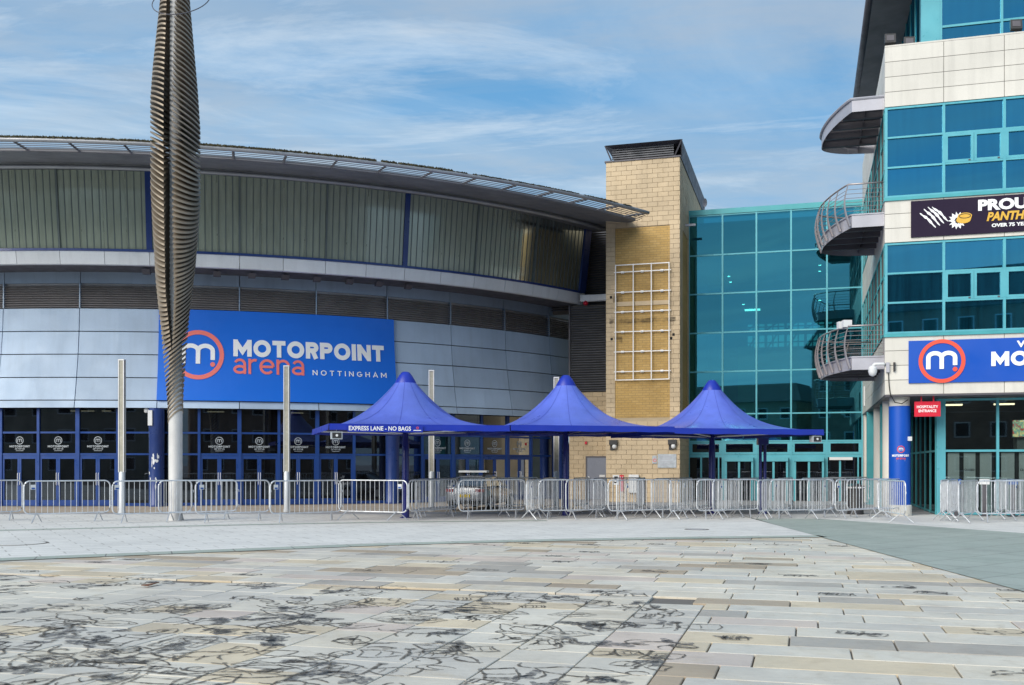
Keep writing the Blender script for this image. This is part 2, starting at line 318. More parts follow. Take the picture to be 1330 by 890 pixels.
# letters: a geometric sans built from strokes, and the built-in font for the small print
def arc(cx, cy, rx, ry, a0, a1, n=14): return [(cx + rx * math.cos(R(a0 + (a1 - a0) * i / n)), cy + ry * math.sin(R(a0 + (a1 - a0) * i / n))) for i in range(n + 1)]
def glyph(ch, w):
    h = w / 2
    if ch == 'M': W = 1.10; return [[(h, 0), (h, 1)], [(W - h, 0), (W - h, 1)], [(h, 1 - h * .7), (W / 2, .30), (W - h, 1 - h * .7)]], W
    if ch == 'O': return [arc(.53, .5, .53 - h, .51 - h, 0, 360, 32)], 1.06
    if ch == 'T': return [[(0, 1 - h), (.80, 1 - h)], [(.40, 0), (.40, 1 - h)]], .80
    if ch in 'RP':
        b = [(h, 1 - h)] + arc(.46, .68, .32 - h + .02, .32 - h, 90, -90, 12) + [(h, .36 + h)]
        s = [[(h, 0), (h, 1)], b]
        if ch == 'R': s.append([(.42, .36 + h), (.78 - h, 0)])
        return s, .80
    if ch == 'I': return [[(h, 0), (h, 1)]], w
    if ch == 'N': W = .90; return [[(h, 0), (h, 1)], [(W - h, 0), (W - h, 1)], [(h, 1 - h * .6), (W - h, h * .6)]], W
    if ch == 'G': return [arc(.52, .5, .52 - h, .51 - h, 48, 360, 28), [(.55, .46), (1.03, .46)]], 1.04
    if ch == 'H': W = .86; return [[(h, 0), (h, 1)], [(W - h, 0), (W - h, 1)], [(h, .5), (W - h, .5)]], W
    if ch == 'A': W = .98; return [[(h, 0), (W / 2, 1 - h * .3), (W - h, 0)], [(.2, .3), (W - .2, .3)]], W
    if ch == 'a': return [arc(.40, .62, .38 - h, .38 - h, 155, 0, 12) + [(.78 - h, 0)], arc(.40, .29, .40 - h, .29 - h, 0, 360, 24)], .80
    if ch == 'r': return [[(h, 0), (h, 1)], arc(.40, .62, .40 - h, .38 - h, 180, 70, 10)], .56
    if ch == 'e': return [arc(.47, .5, .47 - h, .5 - h, 0, 318, 28), [(h, .5), (.94 - h, .5)]], .94
    if ch == 'n': return [[(h, 0), (h, 1)], arc(.42, .58, .42 - h, .42 - h, 180, 0, 16) + [(.84 - h, 0)]], .84
    return [], .3
def ribbon(mb, pts, w, fn, d0, d1):
    closed = (abs(pts[0][0] - pts[-1][0]) + abs(pts[0][1] - pts[-1][1])) < 1e-4 and len(pts) > 4
    if closed: pts = pts[:-1]
    n = len(pts); L = []; Rr = []
    for i in range(n):
        a = Vector(pts[i - 1]) if (closed or i) else None; p = Vector(pts[i]); b = Vector(pts[(i + 1) % n]) if (closed or i < n - 1) else None
        d0_ = (p - a).normalized() if a is not None else None; d1_ = (b - p).normalized() if b is not None else None
        if d0_ is None: nn = Vector((-d1_.y, d1_.x)); k = 1
        elif d1_ is None: nn = Vector((-d0_.y, d0_.x)); k = 1
        else:
            nn = Vector((-(d0_ + d1_).y, (d0_ + d1_).x))
            nn = nn.normalized() if nn.length > 1e-5 else Vector((-d0_.y, d0_.x)); k = 1 / max(.45, nn.dot(Vector((-d0_.y, d0_.x))))
        ww = w(i / max(1, n - 1)) if callable(w) else w
        L.append(p + nn * ww / 2 * k); Rr.append(p - nn * ww / 2 * k)
    vs = [fn(q.x, q.y, d1) for q in L] + [fn(q.x, q.y, d1) for q in Rr] + [fn(q.x, q.y, d0) for q in L] + [fn(q.x, q.y, d0) for q in Rr]
    fs = []
    for i in range(n if closed else n - 1):
        j = (i + 1) % n
        fs += [(i, n + i, n + j, j), (2 * n + i, i, j, 2 * n + j), (n + i, 3 * n + i, 3 * n + j, n + j)]
    if not closed: fs += [(0, 2 * n, 3 * n, n), (n - 1, 2 * n - 1, 4 * n - 1, 3 * n - 1)]
    mb.add(vs, fs)
def strokes_text(txt, w, gap, fn, x0, x1, y0, y1, d=.02):
    """text fitted to the rectangle x0..x1, y0..y1 of the surface fn(x, y, depth)"""
    adv = 0; items = []
    for ch in txt:
        s, W = glyph(ch, w); items.append((s, adv)); adv += W + gap
    adv -= gap; sx = (x1 - x0) / adv; sy = y1 - y0; mb = MB(); k = 0
    g = lambda x, y, dd: fn(x0 + x * sx, y0 + y * sy, dd)
    for s, a in items:
        for pts in s:
            k += 1; ribbon(mb, [(x + a, y) for x, y in pts], w, g, .002, d + .0012 * (k % 4))
    return mb
def font_text(txt, fn, x0, x1, y0, y1, d=.012, bold=.02, shear=0):
    cu_ = bpy.data.curves.new('txt', 'FONT'); cu_.body = txt; cu_.size = 1; cu_.offset = bold; cu_.extrude = .5; cu_.resolution_u = 3; cu_.shear = shear
    o = bpy.data.objects.new('txt', cu_); col.objects.link(o)
    me = bpy.data.meshes.new_from_object(o.evaluated_get(bpy.context.evaluated_depsgraph_get()))
    vs = [v.co.copy() for v in me.vertices]; fs = [tuple(p.vertices) for p in me.polygons]
    bpy.data.objects.remove(o); bpy.data.curves.remove(cu_); bpy.data.meshes.remove(me)
    ax, bx = min(v.x for v in vs), max(v.x for v in vs); ay, by = min(v.y for v in vs), max(v.y for v in vs)
    return MB().add([fn(x0 + (v.x - ax) / (bx - ax) * (x1 - x0), y0 + (v.y - ay) / (by - ay) * (y1 - y0), .002 + (v.z + .5) * d) for v in vs], fs)
def logo_m(parent, fn, cx, cy, rad, wm, wr, white, ring, d=.02):
    """ring with a rounded m and a dot, centred on (cx, cy) of the surface fn"""
    mb = MB(); ribbon(mb, arc(cx, cy, rad - wr / 2, rad - wr / 2, 0, 360, 48), wr, fn, .002, d); mb.build('logo_ring', ring, parent)
    mb = MB(); s = rad; k = 0
    x0, x1, x2 = cx - .58 * s, cx - .01 * s, cx + .56 * s; yb = cy - .36 * s; yt = cy + .37 * s; rr = (x1 - x0) / 2
    for a, b, yb2 in ((x0, x1, yb), (x1, x2, yb + .16 * s)):
        k += 1; ribbon(mb, [(a, yb)] + arc((a + b) / 2, yt - rr * .75, rr, rr * .75, 180, 0, 12) + [(b, yb2)], wm, fn, .002, d + .0015 * k)
    mb.build('logo_letter', white, parent)
    mb = MB(); mb.prism(arc(x2, yb - .02 * s, wm * .55, wm * .55, 0, 340, 17), .002, d, fn); mb.build('logo_dot', ring, parent)

def at(px, py, Y): return Vector(((px - 665) / FPX * Y, Y, EYE + (HOR - py) / FPX * Y))
def gnd(px, Y): return Vector(((px - 665) / FPX * Y, Y, 0))
D = Vector((math.cos(ROT), -math.sin(ROT), 0)); BK = Vector((math.sin(ROT), math.cos(ROT), 0))
def frame(ox, oy): return lambda t, s, z: Vector((ox, oy, 0)) + D * t + BK * s + Vector((0, 0, z))

# ------------------------------------------------------------------ ground
def sheet(name, pts, z, mat):
    mb = MB(); mb.add([(x, y, z) for x, y in pts], [tuple(range(len(pts)))]); return tag(mb.build(name, mat), kind='structure')
def lerp_pts(pts, x):
    for (a, b), (c, d) in zip(pts, pts[1:]):
        if x <= c: return b + (d - b) * (x - a) / (c - a)
    return pts[-1][1]
ARC1 = [(-45, -18), (-20, 8.5), (-13, 14.0), (-8.4, 16.9), (-6.3, 18.05), (-4.6, 18.95), (-2.55, 20.1), (.08, 21.0), (3, 21.7), (5.6, 22.2), (6.9, 22.4)]
ARC2 = [(-45, 2), (-20, 20), (-12.2, 24.5), (-6.5, 26.9), (-3, 28.0), (1, 28.7)]
def smooth_arc(P, n):
    x0, x1 = P[0][0], P[-1][0]; xs = [x0 + (x1 - x0) * i / n for i in range(n + 1)]
    ys = [sum(lerp_pts(P, min(max(x + k * .5, x0), x1)) for k in (-2, -1, 0, 1, 2)) / 5 for x in xs]
    return list(zip(xs, ys))
A1 = smooth_arc(ARC1, 80); A2 = smooth_arc(ARC2, 60)
def xr(y): return 6.4 + (y - 12.8) * .037
sheet('ground', [(-1500, -900), (1500, -900), (1500, 1800), (-1500, 1800)], -.06, 'paving_grey')
sheet('forecourt_paving', [(-40, 31.9), (40, 31.9), (40, 80), (-40, 80)], -.004, 'paving_grey')
sheet('tan_paving', [(-40, 32.5), (2.6, 34.5), (2.6, 48), (-40, 48)], .002, 'paving_tan')
lp = [(x, y) for x, y in A1] + [(xr(24), 24), (xr(27), 27), (xr(29.8), 29.8), (7.2, 32.6), (-45, 32.6)]
sheet('light_paving', lp, .006, 'paving_light')
sheet('pale_strip', [(7.1, 29.9), (8.9, 29.95), (10, 27.7), (11.8, 23.6), (14.5, 17), (18, 8), (40, 8), (40, 32.6), (7.2, 32.6)], .005, 'paving_light')
sheet('green_paving', [(xr(-6), -6), (19.5, -6), (18, 8), (14.5, 17), (11.8, 23.6), (10, 27.7), (8.9, 29.95), (7.1, 29.9), (xr(27), 27), (xr(22), 22), (xr(14), 14)], .010, 'paving_green')
def band(name, P, wd, z, mat):
    mb = MB(); n = len(P); nn = []
    for i in range(n):
        a = Vector(P[max(i - 1, 0)]); b = Vector(P[min(i + 1, n - 1)]); d = (b - a).normalized(); nn.append(Vector((-d.y, d.x)))
    mb.add([(x, y, z) for x, y in P] + [(x + k.x * wd, y + k.y * wd, z) for (x, y), k in zip(P, nn)], [(i, i + 1, n + i + 1, n + i) for i in range(n - 1)])
    return tag(mb.build(name, mat), kind='structure')
band('green_band', A1, .55, .010, 'paving_greenband'); band('green_band', A2, .42, .010, 'paving_greenband')
# the stone-paved foreground: bed, then stones in rows parallel to the buildings, and a panel of square-jointed carved stones
bed = sheet('stone_pavement', [(-45, -18)] + [p for p in A1 if p[0] > -44] + [(6.9, 23), (6.9, -18)], -.028, 'joint_dark')
for p in [bed]:
    pass
U = lambda x, y: x * math.cos(ROT) - y * math.sin(ROT)
V = lambda x, y: x * math.sin(ROT) + y * math.cos(ROT)
def XY(u, v): return (u * math.cos(ROT) + v * math.sin(ROT), -u * math.sin(ROT) + v * math.cos(ROT))
stones = []; carved = []
rs = random.Random(21)
def stone_ok(u, v):
    x, y = XY(u, v)
    if y < 4.2 or y > 23.2 or x > xr(y) + .8 or x < -13: return False
    if y > lerp_pts(ARC1, x) + .5: return False
    return abs(x) < .5 * y + 2.2
GRID_U = -1.106
def grid_top(u): return 11.36 + (GRID_U - u) * .95 if u > -2.6 else 12.3 - .22 * abs((u + 5) % 3 - 1.5)
v = 3.0; row = 0
while v < 26:
    hgt = rs.choice([.50, .53, .55, .47]) if v > 8 else .53
    u = -20 + rs.random()
    while u < 10:
        L = rs.uniform(.78, 1.55)
        u1 = u + L
        if not (u < GRID_U + .02 and v < grid_top(u)) :
            a = u
            if a < GRID_U and False: pass
            if stone_ok((a + u1) / 2, v + hgt / 2): stones.append((a, u1, v, v + hgt, rs.random(), False))
        elif u1 > GRID_U + .15:
            if stone_ok((GRID_U + u1) / 2, v + hgt / 2): stones.append((GRID_U, u1, v, v + hgt, rs.random(), False))
        u = u1
    v += hgt; row += 1
# square-jointed columns
c = 0; u1 = GRID_U
while u1 > -16:
    wd = .655 if c % 5 else .66
    u0 = u1 - wd; v = 3.0 + (.27 if c % 2 else 0) * 0
    while v < 13.5:
        hgt = rs.choice([.5, .52, .62, .9, .45])
        top = grid_top((u0 + u1) / 2)
        if v + hgt > top: hgt = max(.2, top - v + .1)
        if v >= top: break
        if stone_ok((u0 + u1) / 2, v + hgt / 2):
            r_ = rs.random()
            r_ = r_ * .46 if rs.random() < .66 else .40 + r_ * .42
            stones.append((u0, u1, v, v + hgt, r_, True)); carved.append((u0, u1, v, v + hgt))
        v += hgt
    u1 = u0; c += 1
def stone_mesh(mb, s):
    u0, u1, v0, v1, rn, g = s; j = .008 if not g else .007; ch = .006
    zt = rs.uniform(-.0030, .0010); tl = [rs.uniform(-.0014, .0014) for _ in range(4)]
    P = [(u0 + j, v0 + j), (u1 - j, v0 + j), (u1 - j, v1 - j), (u0 + j, v1 - j)]
    Q = [(u0 + j + ch, v0 + j + ch), (u1 - j - ch, v0 + j + ch), (u1 - j - ch, v1 - j - ch), (u0 + j + ch, v1 - j - ch)]
    vs = [(*XY(*p), -.03) for p in P] + [(*XY(*p), zt - .004 + t_) for p, t_ in zip(P, tl)] + [(*XY(*p), zt + t_) for p, t_ in zip(Q, tl)]
    fs = [(8, 9, 10, 11)] + [(i, (i + 1) % 4, 4 + (i + 1) % 4, 4 + i) for i in range(4)] + [(4 + i, 4 + (i + 1) % 4, 8 + (i + 1) % 4, 8 + i) for i in range(4)]
    mb.add(vs, fs, rn)
def show(s):
    x, y = XY((s[0] + s[1]) / 2, (s[2] + s[3]) / 2)
    vis = 1 if (abs(x) < .5 * y and y > 7.2) else .001
    return vis * (s[1] - s[0]) * (s[3] - s[2]) / y ** 3
stones.sort(key=show, reverse=True)
for s in stones[:300]:
    mb = MB(); stone_mesh(mb, s); mb.build('paving_stone', 'paving_stone', bed, rnd=True)
mb = MB()
for s in stones[300:]: stone_mesh(mb, s)
tag(mb.build('paving_stone_rest', 'paving_stone', bed, rnd=True), kind='stuff')
# worn line drawings cut into the stones: wings, faces, branches, letters-free scribbles and inked blobs
def drawing(mb, cx, cy, size, ang, kind, rg):
    ca, sa = math.cos(ang), math.sin(ang)
    def fn(x, y, d):
        X, Yy = (x * ca - y * sa) * size + cx, (x * sa + y * ca) * size + cy
        return (*XY(X, Yy), .0042 if mb is not smu else .0034)
    def line(pts, wd):
        w2 = wd / size
        n = len(pts); L = []; Q = []
        for i in range(n):
            a = Vector(pts[max(i - 1, 0)]); b = Vector(pts[min(i + 1, n - 1)]); d = (b - a)
            d = d.normalized() if d.length > 1e-6 else Vector((1, 0)); nn = Vector((-d.y, d.x)); ww = w2 * (.35 + .65 * math.sin(math.pi * (i + .6) / (n + .2))) * rg.uniform(.6, 1.3)
            p = Vector(pts[i]); L.append(p + nn * ww / 2); Q.append(p - nn * ww / 2)
        mb.add([fn(p.x, p.y, 0) for p in L] + [fn(p.x, p.y, 0) for p in Q], [(i, i + 1, n + i + 1, n + i) for i in range(n - 1)])
    def blob(x, y, r, n=14, sp=.5):
        pts = []
        for k in range(n):
            q = r * (1 + rg.uniform(-sp, sp)); pts.append((x + q * math.cos(2 * math.pi * k / n), y + q * .8 * math.sin(2 * math.pi * k / n)))
        mb.add([fn(x, y, 0)] + [fn(*p, 0) for p in pts], [(0, 1 + k, 1 + (k + 1) % n) for k in range(n)])
    def wob(p0, p1, bend, n=9):
        a, b = Vector(p0), Vector(p1); d = b - a; nn = Vector((-d.y, d.x))
        return [tuple(a + d * (i / n) + nn * (bend * math.sin(math.pi * i / n) + rg.uniform(-.02, .02))) for i in range(n + 1)]
    t = .024
    if kind == 0:      # pair of ribbed wings
        for s in (-1, 1):
            line(wob((.03 * s, .05), (.5 * s, .22), .12 * s), t * 1.3); line(wob((.03 * s, -.05), (.46 * s, -.16), -.15 * s), t * 1.2); line(wob((.5 * s, .22), (.46 * s, -.16), .1), t)
            for k in range(rg.randint(1, 3)): x = (.14 + .13 * k) * s; line(wob((x, .12 + .02 * k), (x * 1.05, -.08 - .02 * k), .06), t * .6)
        line(wob((0, .3), (0, -.3), .06), t * 1.6); blob(0, .3, .06)
    elif kind == 1:    # looping curls
        for q in range(rg.randint(3, 5)):
            x, y = rg.uniform(-.4, .4), rg.uniform(-.35, .35); r_ = rg.uniform(.08, .26); a_ = rg.uniform(0, 360)
            line(arc(x, y, r_, r_ * rg.uniform(.4, 1), a_, a_ + rg.uniform(120, 290), 12), t * rg.uniform(.8, 2.4))
        line(wob((-.5, rg.uniform(-.3, .3)), (.5, rg.uniform(-.3, .3)), rg.uniform(-.5, .5), 12), t * 1.5)
    elif kind == 2:    # dark sprawling shape
        x = -.25
        for k in range(rg.randint(2, 4)):
            blob(x, rg.uniform(-.08, .08), rg.uniform(.07, .17), 16, .35); x += rg.uniform(.1, .2)
        for k in range(rg.randint(2, 4)):
            a_ = rg.choice((0, 180)) + rg.uniform(-70, 70); l = rg.uniform(.35, .65); x, y = l * math.cos(R(a_)), l * .7 * math.sin(R(a_))
            line(wob((x * .25, y * .25), (x, y), rg.uniform(-.3, .3)), t * rg.uniform(3, 6.5))
    elif kind == 3:    # legged creature outline
        P = wob((-.5, .1), (.45, .16), .18); line(P, t * 1.4); line(wob((-.5, .1), (.45, .1), -.22), t * 1.2)
        for k in range(4): x = -.36 + .22 * k; line(wob((x, -.02), (x + rg.uniform(-.1, .1), -.38), rg.uniform(-.2, .2)), t * 1.3)
        line(arc(.5, .24, .11, .09, 0, 330, 9), t * 1.2); line(wob((-.5, .1), (-.7, .3), .3), t)
    elif kind == 4:    # frame of crossing lines
        a = rg.uniform(.25, .45); b = rg.uniform(.15, .3)
        for p, q in (((-a, -b), (a, -b)), ((a, -b), (a * .8, b)), ((a * .8, b), (-a * .9, b)), ((-a * .9, b), (-a, -b))): line(wob(p, q, rg.uniform(-.1, .1)), t * 1.2)
        for k in range(rg.randint(2, 6)): x = rg.uniform(-a, a) * .85; line(wob((x, -b), (x + .04, b), .06), t * .8)
    elif kind == 5:    # spirals and shavings
        line([(.06 * k * .5 * math.cos(k * .6), .05 * k * .5 * math.sin(k * .6)) for k in range(14)], t * 1.3)
        for k in range(5): x, y = rg.uniform(-.5, .5), rg.uniform(-.4, .4); line(wob((x, y), (x + rg.uniform(-.35, .35), y + rg.uniform(-.2, .2)), rg.uniform(-.6, .6)), t * rg.uniform(.7, 2.2))
    else:              # leaf / feather with filled side
        line(wob((-.45, 0), (.45, 0), .35), t * 1.2); line(wob((-.45, 0), (.45, 0), -.28), t * 1.2); line(wob((-.45, 0), (.45, 0), .03), t)
        for k in range(3): x = -.3 + .2 * k; line(wob((x, 0), (x + .1, rg.choice((-.15, .16))), .1), t * .6)
        if rg.random() < .6: blob(.1, .07, .1, 12)
mb = MB(); rg = random.Random(5); smu = MB()
for (u0, u1, v0, v1) in carved:
    cx, cy = (u0 + u1) / 2, (v0 + v1) / 2; x, y = XY(cx, cy)
    if not (abs(x) < .5 * y + 1): continue
    dens = 1.0 if y < 10 else .8 if y < 12 else .4
    for q in range(2):
        if rg.random() < dens * .68: drawing(mb, cx + rg.uniform(-.3, .3), cy + rg.uniform(-.25, .25), rg.uniform(.4, .95), rg.choice((0, 0, 1.57, 3.14)) + rg.uniform(-.5, .5), rg.choice((0, 1, 3, 4, 4, 6, 6, 5, 0)), rg)
    for q in range(2):
        if rg.random() < dens * .36: drawing(smu, cx + rg.uniform(-.3, .3), cy + rg.uniform(-.25, .25), rg.uniform(.35, .85), rg.uniform(-3.2, 3.2), 2, rg)
for s in stones:
    if s[5]: continue
    cx, cy = (s[0] + s[1]) / 2, (s[2] + s[3]) / 2; x, y = XY(cx, cy)
    if rg.random() < (.16 if x < 4.5 or y > 14 else .22):
        drawing(mb, cx, cy, rg.uniform(.4, .55), rg.uniform(-.3, .3), rg.choice((0, 3, 4, 6, 5, 1)), rg)
        if rg.random() < .6: drawing(smu, cx, cy, rg.uniform(.35, .5), rg.uniform(-.3, .3), 2, rg)
tag(smu.build('engraved_shading', 'smudge', bed), kind='stuff')
eng = tag(mb.build('engraved_drawing', 'engraving', bed), kind='stuff')
# bits lying about: a fallen leaf and scraps
lf = MB(); c0 = Vector(((195 - 665) / FPX * 13.4, 13.4, .012)); lf.prism([(-.06, -.10), (.02, -.08), (.03, 0), (.07, .09), (.03, .12), (-.02, .05)], 0, .012, lambda x, y, z: c0 + Vector((x, y * 1.6, z + abs(x) * .3)))
pm('dead_leaf', (.20, .09, .05), .8); tag(lf.build('dead_leaf', 'dead_leaf'), 'curled brown dead leaf lying on the pale paving stones', 'leaf')

for px, Y, r_, lab in ((20, 20.6, .62, 'large round iron cover set in the pale paving before the barriers'), (905, 25.0, .3, 'small round iron cover set in the pale paving before the glass hall')):
    g = gnd(px, Y); o = thing('manhole_cover', (g.x, g.y, .008), lab, 'manhole'); mb = MB(); mb.lathe((g.x, g.y, .0075), [(r_, 0), (r_, .004), (r_ - .05, .0045)], 32); mb.build('ring', 'joint_dark', o)
    mb = MB(); mb.lathe((g.x, g.y, .012), [(r_ - .06, 0), (r_ - .06, .002)], 32); mb.build('lid', 'paving_light' if r_ > .5 else 'paving_grey', o)
#PART3
# ------------------------------------------------------------------ arena: a round hall, its axis at (AX, AY)
AX, AY = -16.94, 63.43
S0, SD = 1.1434, 6.9432                    # facade joints every SD degrees
def S(k): return S0 + SD * k
def A(th, r, z): return Vector((AX + r * math.sin(R(th)), AY - r * math.cos(R(th)), z))
def wedge(mb, t0, t1, r0, r1, z0, z1, n=2, r2=None, r3=None):
    """curved box between angles; outer radius r1 at z0 and r3 at z1"""
    r2 = r0 if r2 is None else r2; r3 = r1 if r3 is None else r3
    vs = []
    for i in range(n + 1):
        t = t0 + (t1 - t0) * i / n; vs += [A(t, r0, z0), A(t, r1, z0), A(t, r3, z1), A(t, r2, z1)]
    fs = [(0, 3, 2, 1), (4 * n, 4 * n + 1, 4 * n + 2, 4 * n + 3)]
    for i in range(n):
        a = 4 * i; b = a + 4
        for k in range(4): fs.append((a + k, a + (k + 1) % 4, b + (k + 1) % 4, b + k))
    mb.add(vs, fs); return mb
ar = thing('arena_building', A(20, 25, 0), 'round grey arena with glazed upper gallery, metal cladding and blue ground floor doors', 'building')
K0, K1 = -4, 8
def wall_r(z):                             # the wall flares outwards towards its foot
    q = (7.54 - z) / (7.54 - 3.71); return 24.48 + .52 * max(0, q) ** 1.7
ZR = [3.71, 4.01, 4.88, 5.77, 6.65, 7.54]
for k in range(K0, K1):
    a, b = S(k), S(k + 1)
    for z0, z1 in zip(ZR, ZR[1:]):
        mb = MB(); g = .035; zg = .018
        wedge(mb, a + g, b - g, wall_r(z0) - .1, wall_r(z0 + zg), z0 + zg, z1 - zg, 2, wall_r(z1) - .1, wall_r(z1 - zg))
        mb.build('cladding_panel', 'cladding', ar)
    mb = MB(); wedge(mb, a + .03, b - .03, 24.2, 24.40, 8.50, 9.4, 2); mb.build('upper_panel', 'cladding_shaded', ar)
    # louvre band: frame and each blade
    mb = MB(); wedge(mb, a, b, 24.1, 24.30, 7.5, 8.52, 2); lb = mb.build('louvre_panel', 'louvre', ar)
    for i in range(10):
        z = 7.60 + i * .088; mb = MB()
        wedge(mb, a + .06, b - .06, 24.31, 24.47, z - .022, z + .016, 2, 24.31, 24.41); mb.build('blade', 'louvre', lb)
    mb = MB(); wedge(mb, a - .05, a + .05, 24.305, 24.475, 7.55, 8.49, 1); mb.build('louvre_post', 'cladding_shaded', lb)
# backing behind the cladding joints
mb = MB(); wedge(mb, S(K0), S(K1) - 2, 23.9, 24.34, 3.75, 9.4, 60, 23.9, 24.1); mb.build('backing_wall', 'joint_dark', ar)
# white fascia in half bays, soffit beneath
for k2 in range(K0 * 2, 15):
    a, b = S(k2 / 2), min(S(k2 / 2 + .5), 50.4)
    mb = MB(); wedge(mb, a + .02, b - .02, 26.0, 26.22, 8.88, 9.37, 2, 26.0, 26.30); mb.build('fascia_panel', 'fascia_white', ar)
mb = MB(); wedge(mb, S(K0), 50.5, 24.2, 26.12, 8.93, 9.0, 60); mb.build('fascia_soffit', 'steel_dark', ar)
# small floodlights under the fascia
for px in (191, 282, 327, 370, 411, 453, 491, 529):
    u = (px - 665) / FPX; lo_, hi_ = -10, 55
    for _ in range(40):
        m_ = (lo_ + hi_) / 2; q = A(m_, 25.3, 0)
        if q.x / q.y < u: lo_ = m_
        else: hi_ = m_
    th = lo_; fl = thing('floodlight', A(th, 25.35, 8.66), 'small dark floodlight hanging under the white fascia of the arena', 'floodlight', 'floodlights under the arena fascia')
    mb = MB(); mb.box(-.14, .14, -.1, .1, 8.70, 8.86, lambda x, y, z: A(th + x * 2.2, 25.35 + y + (z - 8.7) * .6, z)); mb.build('lamp_body', 'steel_dark', fl)
    mb = MB(); mb.tube([A(th, 25.3, 8.80), A(th, 25.2, 8.94)], .03); mb.build('bracket', 'steel_dark', fl)
K1 = 7
# upper gallery: leaning glass, ribs, blue posts, a rail and the gallery wall inside
def gr(z): return 26.24 + .36 * (z - 9.37) / 2.9
GZ0, GZ1 = 9.39, 12.2
for k in range(K0, K1):
    a, b = S(k), S(k + 1)
    for h_ in range(4):
        p, q = a + (b - a) * h_ / 4, a + (b - a) * (h_ + 1) / 4
        mb = MB(); wedge(mb, p + .01, q - .01, gr(GZ0) - .02, gr(GZ0), GZ0, GZ1, 1, gr(GZ1) - .02, gr(GZ1)); mb.build('gallery_pane', 'glass_gallery', ar)
    mb = MB()
    for i in range(1, 13): 
        t = a + (b - a) * i / 13; wedge(mb, t - .035, t + .035, gr(GZ0) - .05, gr(GZ0) + .012, GZ0, GZ1, 1, gr(GZ1) - .05, gr(GZ1) + .012)
    tag(mb.build('glazing_rib', 'light_fin', ar), kind='stuff')
    blue = k % 3 == 1; wdt = .22 if blue else .08
    mb = MB(); wedge(mb, a - wdt, a + wdt, gr(GZ0) - .12, gr(GZ0) + .06, GZ0 - .02, GZ1, 1, gr(GZ1) - .12, gr(GZ1) + .06); mb.build('gallery_post', 'arena_blue' if blue else 'light_fin', ar)
mb = MB(); wedge(mb, S(K1) - .2, S(K1) + .75, 25.6, gr(GZ0) + .06, GZ0 - .02, GZ1, 1, 25.8, gr(GZ1) + .06); mb.build('gallery_post', 'arena_blue', ar)
mb = MB(); wedge(mb, S(K0), S(K1), 26.1, 26.34, 9.34, 9.43, 70); mb.build('gallery_sill', 'arena_blue', ar)
mb = MB(); wedge(mb, S(K0), S(K1), 26.12, 26.17, 10.08, 10.15, 70); mb.build('gallery_rail', 'steel_dark', ar)
mb = MB(); wedge(mb, S(K0), S(K1) + .6, 24.6, 24.75, 9.0, 12.4, 70); mb.build('gallery_wall', 'gallery_wall', ar)
mb = MB(); wedge(mb, S(K0), S(K1), 24.7, 26.1, 9.02, 9.1, 70); mb.build('gallery_floor', 'interior_mid', ar)
for px in (66, 150, 163, 343, 380, 615, 640):
    u = (px - 665) / FPX; lo_, hi_ = -20, 55
    for _ in range(40):
        m_ = (lo_ + hi_) / 2; q = A(m_, 25.4, 0)
        if q.x / q.y < u: lo_ = m_
        else: hi_ = m_
    mb = MB(); wedge(mb, lo_ - .42, lo_ + .42, 25.2, 25.9, 9.1, 10.55 + .12 * (px % 3), 1); mb.build('gallery_dark_box', 'interior_dark', ar)  # plain dark boxes between the gallery wall and the glass
# roof: soffit, gutter tube, louvred eave with separate slats and struts, rim tube, moss on the rim
def tend(r): return 49.6 - (r - 28) * 1.24
def ring_strip(mb, ra, za, rb, zb, t0=-26.0, n=72):
    mb.add([A(t0 + (tend(ra) - t0) * i / n, ra, za) for i in range(n + 1)] + [A(t0 + (tend(rb) - t0) * i / n, rb, zb) for i in range(n + 1)], [(i, i + 1, n + 2 + i, n + 1 + i) for i in range(n)])
def arc_tube(r, z, rad, t1=None, n=72, t0=-26.0, sides=10): return MB().tube([A(t0 + ((tend(r) if t1 is None else t1) - t0) * i / n, r, z) for i in range(n + 1)], rad, sides)
mb = MB(); ring_strip(mb, 24.6, 12.45, 27.9, 12.05); ring_strip(mb, 27.9, 12.05, 30.35, 11.72); ring_strip(mb, 30.35, 11.72, 30.35, 11.82); mb.build('eave_soffit', 'soffit_grey', ar, smooth=30)
arc_tube(27.95, 11.92, .075).build('gutter_tube', 'rim_grey', ar, smooth=True)
arc_tube(31.66, 11.68, .07).build('rim_tube', 'rim_grey', ar, smooth=True)
for i in range(6):
    rr = 30.53 + i * .185; z = 11.68
    mb = MB(); n = 72; t0 = -26.0; vs = []
    for j in range(n + 1):
        t = t0 + (tend(rr) - t0) * j / n; vs += [A(t, rr, z - .012), A(t, rr + .05, z - .020), A(t, rr + .05, z + .0), A(t, rr, z + .008)]
    mb.add(vs, [(4 * j + k, 4 * j + (k + 1) % 4, 4 * j + 4 + (k + 1) % 4, 4 * j + 4 + k) for j in range(n) for k in range(4)]); mb.build('eave_slat', 'steel_dark', ar)
t = -25.0
while t < 46:
    mb = MB(); mb.tube([A(t, 30.3, 11.76), A(t, min(31.6, 28 + (49.6 - t) / 1.24), 11.70)], .045, 4); mb.build('eave_strut', 'soffit_grey', ar); t += 3.05
mb = MB(); ring_strip(mb, 30.36, 11.82, 26, 12.6); ring_strip(mb, 26, 12.6, 12, 13.6); mb.build('roof', 'roof_metal', ar, smooth=30)
mb = MB(); rm = random.Random(3)
